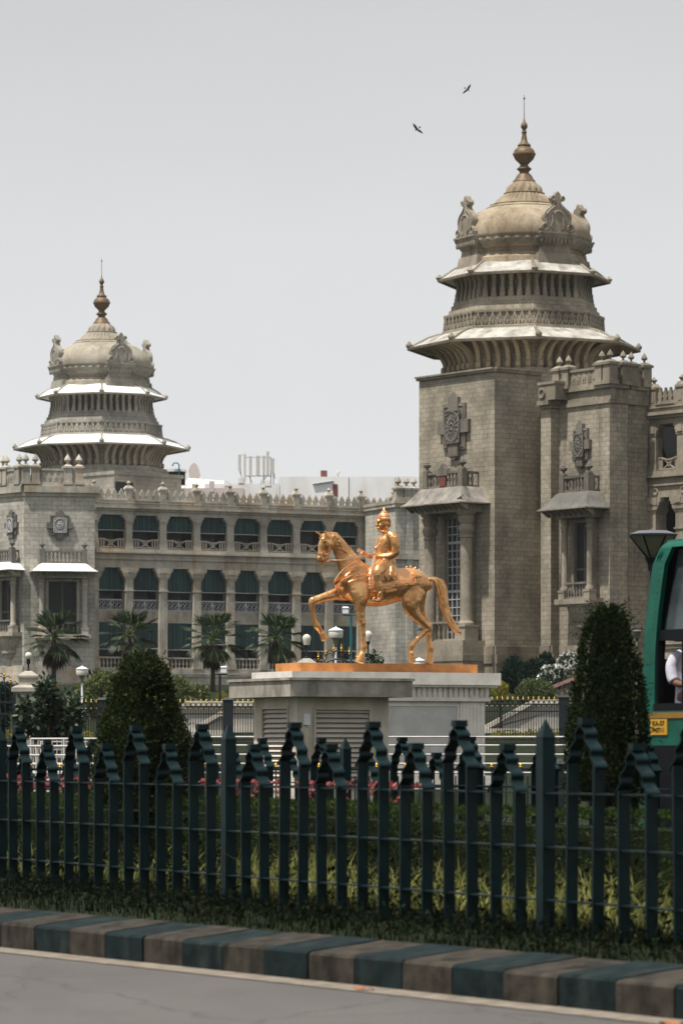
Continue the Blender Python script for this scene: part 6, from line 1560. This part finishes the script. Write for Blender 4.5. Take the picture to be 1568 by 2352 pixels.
mb.prism([(pa[0], pa[1]-.74), (pb[0], pb[1]-.74), (pb[0], pb[1]-1.1), (pa[0], pa[1]-1.1)], -.15, .15); mb.build('balusters', trR, t)
# ---------------------------------------------------------------- bus
YB = 20.4; xb, yb = X(1478, YB), YB*KD; FB = Frame(xb, yb, xb+1, yb-1.05*KD)
gb = ground_z(xb+1, yb+.5)
bus = thing('city_bus', tuple(FB((2.5, -1.2, gb))), 'green city bus with dusty windows and a yellow number board at the right edge', 'bus')
def bu(px): return FB.ua(px)
def bz(py, px=1500): return FB.za(py, bu(px))
zr = FB.za(1229, bu(1560)); RT = [(FB.za(y, .3), bu(p)) for y, p in ((1800, 1474.5), (1587, 1474.5), (1508, 1475.5), (1414, 1481), (1340, 1488), (1291, 1494), (1262, 1502), (1246, 1509), (1239, 1518), (1231, 1540))]+[(zr, bu(1560))]; zfl = gb+.35
LB, WB = 10.5, 2.45
def rear(z):      # raked and rounded end profile: u of the body end at height z
    zt = zr
    return lerp_tab(RT, z)
zsn = [zfl, zfl+.5, bz(1690), bz(1650), bz(1620), bz(1472), bz(1455), bz(1262), zr-.42, zr-.3, zr-.18, zr-.08, zr-.02, zr]
def wside(z):      # side wall leans in, roof edge rounds over
    k = max(0, (z-(zr-.22))/.22); return -.22*(1-math.sqrt(max(0, 1-k*k)))-.03*max(0, (z-bz(1472)))
wu0, wu1 = 0, LB
win_lo = (bz(1616), bz(1472)); win_hi = (bz(1447), bz(1263))
# side wall with window openings
mb = MB(FB)
def sidequad(u0f, u1f, z0, z1, n=6):
    vs = []; 
    for i in range(n+1):
        z = z0+(z1-z0)*i/n; vs += [(u0f(z), wside(z), z), (u1f(z), wside(z), z), (u0f(z), wside(z)-.05, z), (u1f(z), wside(z)-.05, z)]
    fs = []
    for i in range(n): a = 4*i; fs += [(a, a+1, a+5, a+4), (a+2, a+6, a+7, a+3), (a, a+4, a+6, a+2), (a+1, a+3, a+7, a+5)]
    fs += [(0, 2, 3, 1), (4*n, 4*n+1, 4*n+3, 4*n+2)]; mb.add(vs, fs)
wl = lambda z: rear(z)+.24
cL = lambda c: (lambda z: c)
sidequad(rear, cL(LB), zfl, win_lo[0]-.08, 4)
sidequad(rear, wl, win_lo[0]-.08, win_hi[1]+.02, 10)
sidequad(rear, cL(LB), win_hi[1]+.02, zr, 12)
mb.build('side_panel', busg, bus, smooth=40)
# roof, end wall, far side, floor
mb = MB(FB); rs = []
for z in [zfl+(zr-.42-zfl)*i/8 for i in range(9)]+[zr-.3, zr-.2, zr-.1, zr-.03, zr]:
    u = rear(z); w0 = wside(z); rs.append([(u+.06, w0, z), (u, w0-.12, z), (u, -WB+.12-w0, z), (u+.06, -WB-w0, z)])
def endwall(mb, du):
    cols = [0, -.12, -.24, -WB+.35, -WB+.12, -WB]; zl = sorted(set([zfl+(zr-.42-zfl)*i/5 for i in range(6)]+[bz(1512), bz(1470), zr-.3, zr-.2, zr-.1, zr-.03, zr]))
    rs = [[(rear(z)+du+(.06 if c in (0, -WB) else 0), max(c, -WB) + (wside(z) if c > -1 else -wside(z)), z) for c in cols] for z in zl]; n = len(cols)
    za, zb_ = bz(1512)-1e-4, bz(1470)+1e-4
    mb.add([p for r in rs for p in r], [(k*n+i, k*n+i+1, (k+1)*n+i+1, (k+1)*n+i) for k in range(len(rs)-1) for i in range(n-1) if not (i == 2 and zl[k] > za-1e-3 and zl[k+1] < zb_+1e-3)])
endwall(mb, 0)
ue = rear(zr); mb.box(ue, LB, -WB+.25, -.22, zr-.03, zr+.002)
mb.build('roof_and_end', busg, bus, smooth=60, recalc=False)
mb = MB(FB); mb.box(.15, LB, -WB, -WB+.05, zfl, win_lo[0]-.05); mb.box(.3, LB, -WB, -WB+.05, win_hi[1]-.4, zr-.1); mb.box(.15, LB, -WB, -.06, zfl, zfl+.1); mb.box(LB-.05, LB, -WB, 0, zfl, zr-.05)
mb.box(.2, .75, -WB, -WB+.05, win_lo[0]-.05, win_hi[1]-.4)
for k in range(6): mb.box(1.9+1.25*k, 2.1+1.25*k, -WB, -WB+.05, win_lo[0]-.05, win_hi[1]-.4)
mb.build('far_side', busdk, bus)
mb = MB(FB); endwall(mb, .05); mb.box(.1, LB, -WB+.2, -.2, zr-.07, zr-.045); mb.build('inner_lining', busdk, bus, recalc=False)
mb = MB(FB); w = -.03
a = rear(win_lo[1])+.18
mb.box(a, LB, w-.04, w+.03, win_lo[0]-.08, win_lo[0]); mb.box(a, LB, w-.06, w+.0, win_lo[1]+.002, win_hi[0]-.002); mb.box(a, a+.07, w-.05, w+.01, win_lo[0], win_lo[1])
for k in range(6): mb.box(bu(1558)+.02+k*1.2, bu(1558)+.07+k*1.2, w-.05, w+.01, win_lo[0], win_lo[1])
mb.build('window_frame', busdk, bus)
mb = MB(FB); o0 = rear(win_hi[0])+.21; o1 = rear(win_hi[1])+.23
mb.add([(o0, w-.08, win_hi[0]), (LB-.1, w-.08, win_hi[0]), (LB-.1, w-.13, win_hi[1]), (o1, w-.13, win_hi[1])], [(0, 1, 2, 3)]); mb.build('upper_window_glass', busgl, bus, recalc=False)
mb = MB(FB)
for k in range(0, 14): 
    z = win_hi[0]+(win_hi[1]-win_hi[0])*k/13; mb.ball((rear(z)+.17, wside(z)+.002, z), .007, 6, 4)
mb.tube([(rear(zr-.3)+.12, .005+wside(win_hi[1]+.1), win_hi[1]+.09), (LB, .005+wside(win_hi[1]+.1), win_hi[1]+.09)], .014, 5)
mb.build('rain_gutter', busg, bus)
mb = MB(FB); zz0, zz1 = bz(1650), bz(1637); mb.box(.04, LB, .0, .012, zz0, zz1); mb.build('ochre_band', busy, bus)
mb = MB(FB); mb.box(.04, LB, .0, .01, zfl+.02, bz(1712)); mb.build('shade_skirt', busdk, bus)  # near-black sheet: shade on the lower bus side painted in
pa_, pb_ = bu(1495), bu(1533); mb = MB(FB); mb.box(pa_, pb_, .002, .016, bz(1688), bz(1652)); board = mb.build('number_board', platey, bus)
def text(s, F, uc, w, zc, size, mat, parent, name='lettering', sx=1.3):
    cu = bpy.data.curves.new(name, 'FONT'); cu.body = s; cu.size = size; cu.align_x = 'CENTER'; cu.align_y = 'CENTER'; cu.extrude = .001; cu.offset = size*.02
    o = bpy.data.objects.new('tmp', cu); col.objects.link(o); dg = bpy.context.evaluated_depsgraph_get(); me = bpy.data.meshes.new_from_object(o.evaluated_get(dg)); bpy.data.objects.remove(o)
    q = parent
    while q.parent: q = q.parent
    org = ORG[q.name]
    for v in me.vertices: v.co = F((uc+v.co.x*sx, w+v.co.z, zc+v.co.y))-org
    me.name = name; o = bpy.data.objects.new(name, me); me.materials.clear(); me.materials.append(mat); col.objects.link(o); o.parent = parent; return o
ph = bz(1652)-bz(1688)
text('KA-57', FB, (pa_+pb_)/2, .019, bz(1688)+ph*.72, ph*.42, black, board)
text('F-0711', FB, (pa_+pb_)/2, .019, bz(1688)+ph*.28, ph*.40, black, board)
# wheels
for u in (2.6, 7.6):
    mb = MB(FB); 
    for i in range(1): pass
    ring = [(.5*math.cos(2*pi*k/28), .5*math.sin(2*pi*k/28)) for k in range(28)]
    rs = [[(u+c*s_, w_, gb+.5+d*s_) for c, d in ring] for s_, w_ in ((.6, -.34), (.95, -.34), (1, -.3), (1, -.1), (.95, -.06), (.6, -.06))]
    mb.rings(rs); wh = mb.build('wheel', black, bus, smooth=40)
    mb = MB(FB); rs = [[(u+c*s_, w_, gb+.5+d*s_) for c, d in ring] for s_, w_ in ((.58, -.1), (.5, -.1), (.4, -.16), (.15, -.14), (.14, -.08))]; mb.rings(rs); mb.build('rim', simple_lh, wh, smooth=40)
# bus seats and the passenger by the window
seat_u = bu(1545)-.17
st_ = thing('bus_seat', tuple(FB((seat_u, -.5, zfl+.1))), 'dark bus seat behind the passenger in the white shirt', 'seat'); zs_ = win_lo[0]-.02
mb = MB(FB); mb.box(seat_u-.25, seat_u+.25, -.85, -.15, zs_-.1, zs_); mb.box(seat_u-.27, seat_u+.23, -.82, -.18, zfl+.1, zs_-.1); mb.build('cushion', busdk, st_)
pe = thing('person', tuple(FB((seat_u, -.34, zs_))), 'passenger in a white checked shirt sitting at the bus window', 'person')
H = win_lo[1]-zs_
def BP(u, w, z): return FB((seat_u+u, -.34+w, zs_+z))
def bl_loft(mb, st, seg=14):
    st = cat([tuple(float(q) for q in s) for s in st], 4); C = [BP(*s[:3]) for s in st]; rs = []
    for i, c in enumerate(C):
        t_ = (C[min(i+1, len(C)-1)]-C[max(i-1, 0)]).normalized(); a = t_.cross(FB.u if abs(t_.dot(FB.u)) < .8 else Vector((0, 0, 1))).normalized(); b2 = a.cross(t_)
        rs.append([c+a*st[i][4]*math.cos(2*pi*k/seg)+b2*st[i][3]*math.sin(2*pi*k/seg) for k in range(seg)])
    mb.rings(rs)
k_ = .95
mb = MB(); 
bl_loft(mb, [(0, 0, .06, .14, .18), (-.02, 0, .25, .12, .16), (-.03, 0, .42, .13, .19), (-.03, 0, .55, .10, .2), (-.02, 0, .6, .06, .1), (-.01, 0, .68, .055, .06), (0, 0, .72, .07, .07), (.02, 0, .80, .1, .08), (.01, 0, .9, .09, .075), (0, 0, .95, .04, .04)])
bl_loft(mb, [(.0, .1, .08, .09, .1), (.25, .1, .1, .08, .09), (.45, .1, .08, .06, .06), (.47, .1, -.2, .055, .055), (.46, .1, -.4, .045, .045), (.55, .1, -.43, .04, .045)])
bl_loft(mb, [(.0, -.1, .08, .09, .1), (.25, -.1, .1, .08, .09), (.45, -.1, .08, .06, .06), (.47, -.1, -.2, .055, .055), (.46, -.1, -.4, .045, .045), (.55, -.1, -.43, .04, .045)])
for sg in (-1, 1):
    bl_loft(mb, [(-.02, sg*.17, .53, .06, .06), (-.03, sg*.23, .42, .05, .05), (.02, sg*.24, .26, .042, .042), (.12, sg*.22, .22, .036, .036), (.26, sg*.17, .2, .026, .03), (.32, sg*.16, .19, .016, .036)])
    for j in range(4): bl_loft(mb, [(.31, sg*.16+(j-1.5)*.02, .19, .01, .01), (.37, sg*.16+(j-1.5)*.021, .185, .009, .009), (.40-.006*abs(j-1.5), sg*.16+(j-1.5)*.02, .165, .008, .008)], 8)
    bl_loft(mb, [(.29, sg*.13, .2, .011, .011), (.33, sg*.11, .2, .009, .009), (.35, sg*.115, .185, .008, .008)], 8)
bd = fuse(mb, 'body', skin, pe, .012, 2)
mb = MB()
bl_loft(mb, [(0, 0, .0, .155, .20), (-.02, 0, .25, .135, .18), (-.03, 0, .42, .145, .21), (-.03, 0, .54, .115, .215), (-.02, 0, .60, .07, .12)], 20)
for sg in (-1, 1): bl_loft(mb, [(-.02, sg*.17, .53, .075, .075), (-.03, sg*.235, .42, .067, .067), (.0, sg*.245, .30, .063, .063), (.03, sg*.24, .25, .06, .06)])
fuse(mb, 'shirt', shirt, pe, .014, 2)
mb = MB(); bl_loft(mb, [(-.03, 0, .80, .09, .09), (-.02, 0, .88, .105, .088), (-.01, 0, .95, .08, .07), (0, 0, .975, .02, .02)]); fuse(mb, 'hair', hairm, pe, .012, 2)
# ---------------------------------------------------------------- unseen trees added behind the camera to block sky light
rnd = random.Random(77); mb = MB()
for k in range(9):
    cx_, cy_ = -44+11*k+rnd.uniform(-2, 2), -12-rnd.uniform(0, 8); cz_ = 8+rnd.uniform(-1, 1.5)
    leafquads(mb, blob_pts((cx_, cy_, cz_), (7.5, 5, 6.5), 1300, rnd, .3), 1.15, rnd, .7)
    mb.tube([(cx_, cy_, 0), (cx_+.3, cy_, cz_)], [.35, .2], 8)
tag(mb.build('added_shade_trees', leafC, uv=False, recalc=False), 'dense row of dark roadside trees on the near side of the road', 'trees', kind='stuff')
hz = MB(); hz.box(-330, 330, -60, 520, -1.2, 62)
hzm = bpy.data.materials.new('haze'); hzm.use_nodes = True; hn_ = hzm.node_tree; hn_.nodes.remove(hn_.nodes['Principled BSDF'])
pv = hn_.nodes.new('ShaderNodeVolumePrincipled'); pv.inputs['Color'].default_value = (.92, .94, .96, 1); pv.inputs['Density'].default_value = .00008; pv.inputs['Anisotropy'].default_value = .2
hn_.links.new(pv.outputs[0], hn_.nodes['Material Output'].inputs['Volume'])
tag(hz.build('haze', hzm, uv=False), kind='stuff')
# ---------------------------------------------------------------- world, sun, camera
w = bpy.data.worlds.new('World'); sc.world = w; w.use_nodes = True; nt = w.node_tree
bg = nt.nodes['Background']
SUN_EL, SUN_AZ = 67, 229        # azimuth clockwise from +Y: the sun stands to the left
sky = nd(nt, 'ShaderNodeTexSky', sky_type='NISHITA', sun_disc=False, sun_elevation=R_(SUN_EL), sun_rotation=R_(SUN_AZ), air_density=1.2, dust_density=6, ozone_density=.6)
hs = nd(nt, 'ShaderNodeHueSaturation'); hs.inputs['Saturation'].default_value = .12; nt.links.new(sky.outputs[0], hs.inputs['Color'])
tc = nd(nt, 'ShaderNodeTexCoord'); sep = nd(nt, 'ShaderNodeSeparateXYZ'); nt.links.new(tc.outputs['Generated'], sep.inputs[0])
grad = ramp(nt, sep.outputs['Z'], [(0.0, (8.4, 8.5, 8.55)), (.07, (8.2, 8.28, 8.36)), (.13, (7.3, 7.4, 7.5)), (.2, (6.0, 6.1, 6.2)), (.35, (5.5, 5.62, 5.75)), (1, (6.0, 6.2, 6.4))])
cl = noise(nt, 2.2, 5, vec=tc.outputs['Generated'], stretch=(1, 1, 2.5)); clr = ramp(nt, cl, [(.3, .93), (.7, 1.05)])
over = mixc(nt, 1.0, grad, clr, 'MULTIPLY')
nt.links.new(mixc(nt, .86, hs.outputs[0], over), bg.inputs['Color']); bg.inputs['Strength'].default_value = .1
sl = bpy.data.lights.new('sun', 'SUN'); sl.energy = 5.0; sl.angle = R_(1.5); sl.color = (1, .95, .87)
so = bpy.data.objects.new('sun', sl); col.objects.link(so)
az, el = R_(SUN_AZ), R_(SUN_EL); d = Vector((math.sin(az)*math.cos(el), math.cos(az)*math.cos(el), math.sin(el)))
so.rotation_euler = d.to_track_quat('Z', 'Y').to_euler(); so.location = (0, 0, 60)
cam = bpy.data.cameras.new('camera'); co = bpy.data.objects.new('camera', cam); col.objects.link(co)
co.location = (0, 0, EYE); co.rotation_euler = (pi/2, 0, 0)
cam.sensor_fit = 'VERTICAL'; cam.sensor_height = 36; cam.sensor_width = 24; cam.lens = 36*FPX/2352; cam.shift_y = (HY-1176)/2352; cam.shift_x = 0
cam.clip_start = .1; cam.clip_end = 9000
cam.dof.use_dof = True; cam.dof.focus_distance = 75; cam.dof.aperture_fstop = 4.5
sc.camera = co
sc.view_settings.view_transform = 'Standard'; sc.view_settings.look = 'None'; sc.view_settings.exposure = .17; sc.view_settings.gamma = 1
sc.cycles.use_denoising = True; sc.cycles.max_bounces = 6
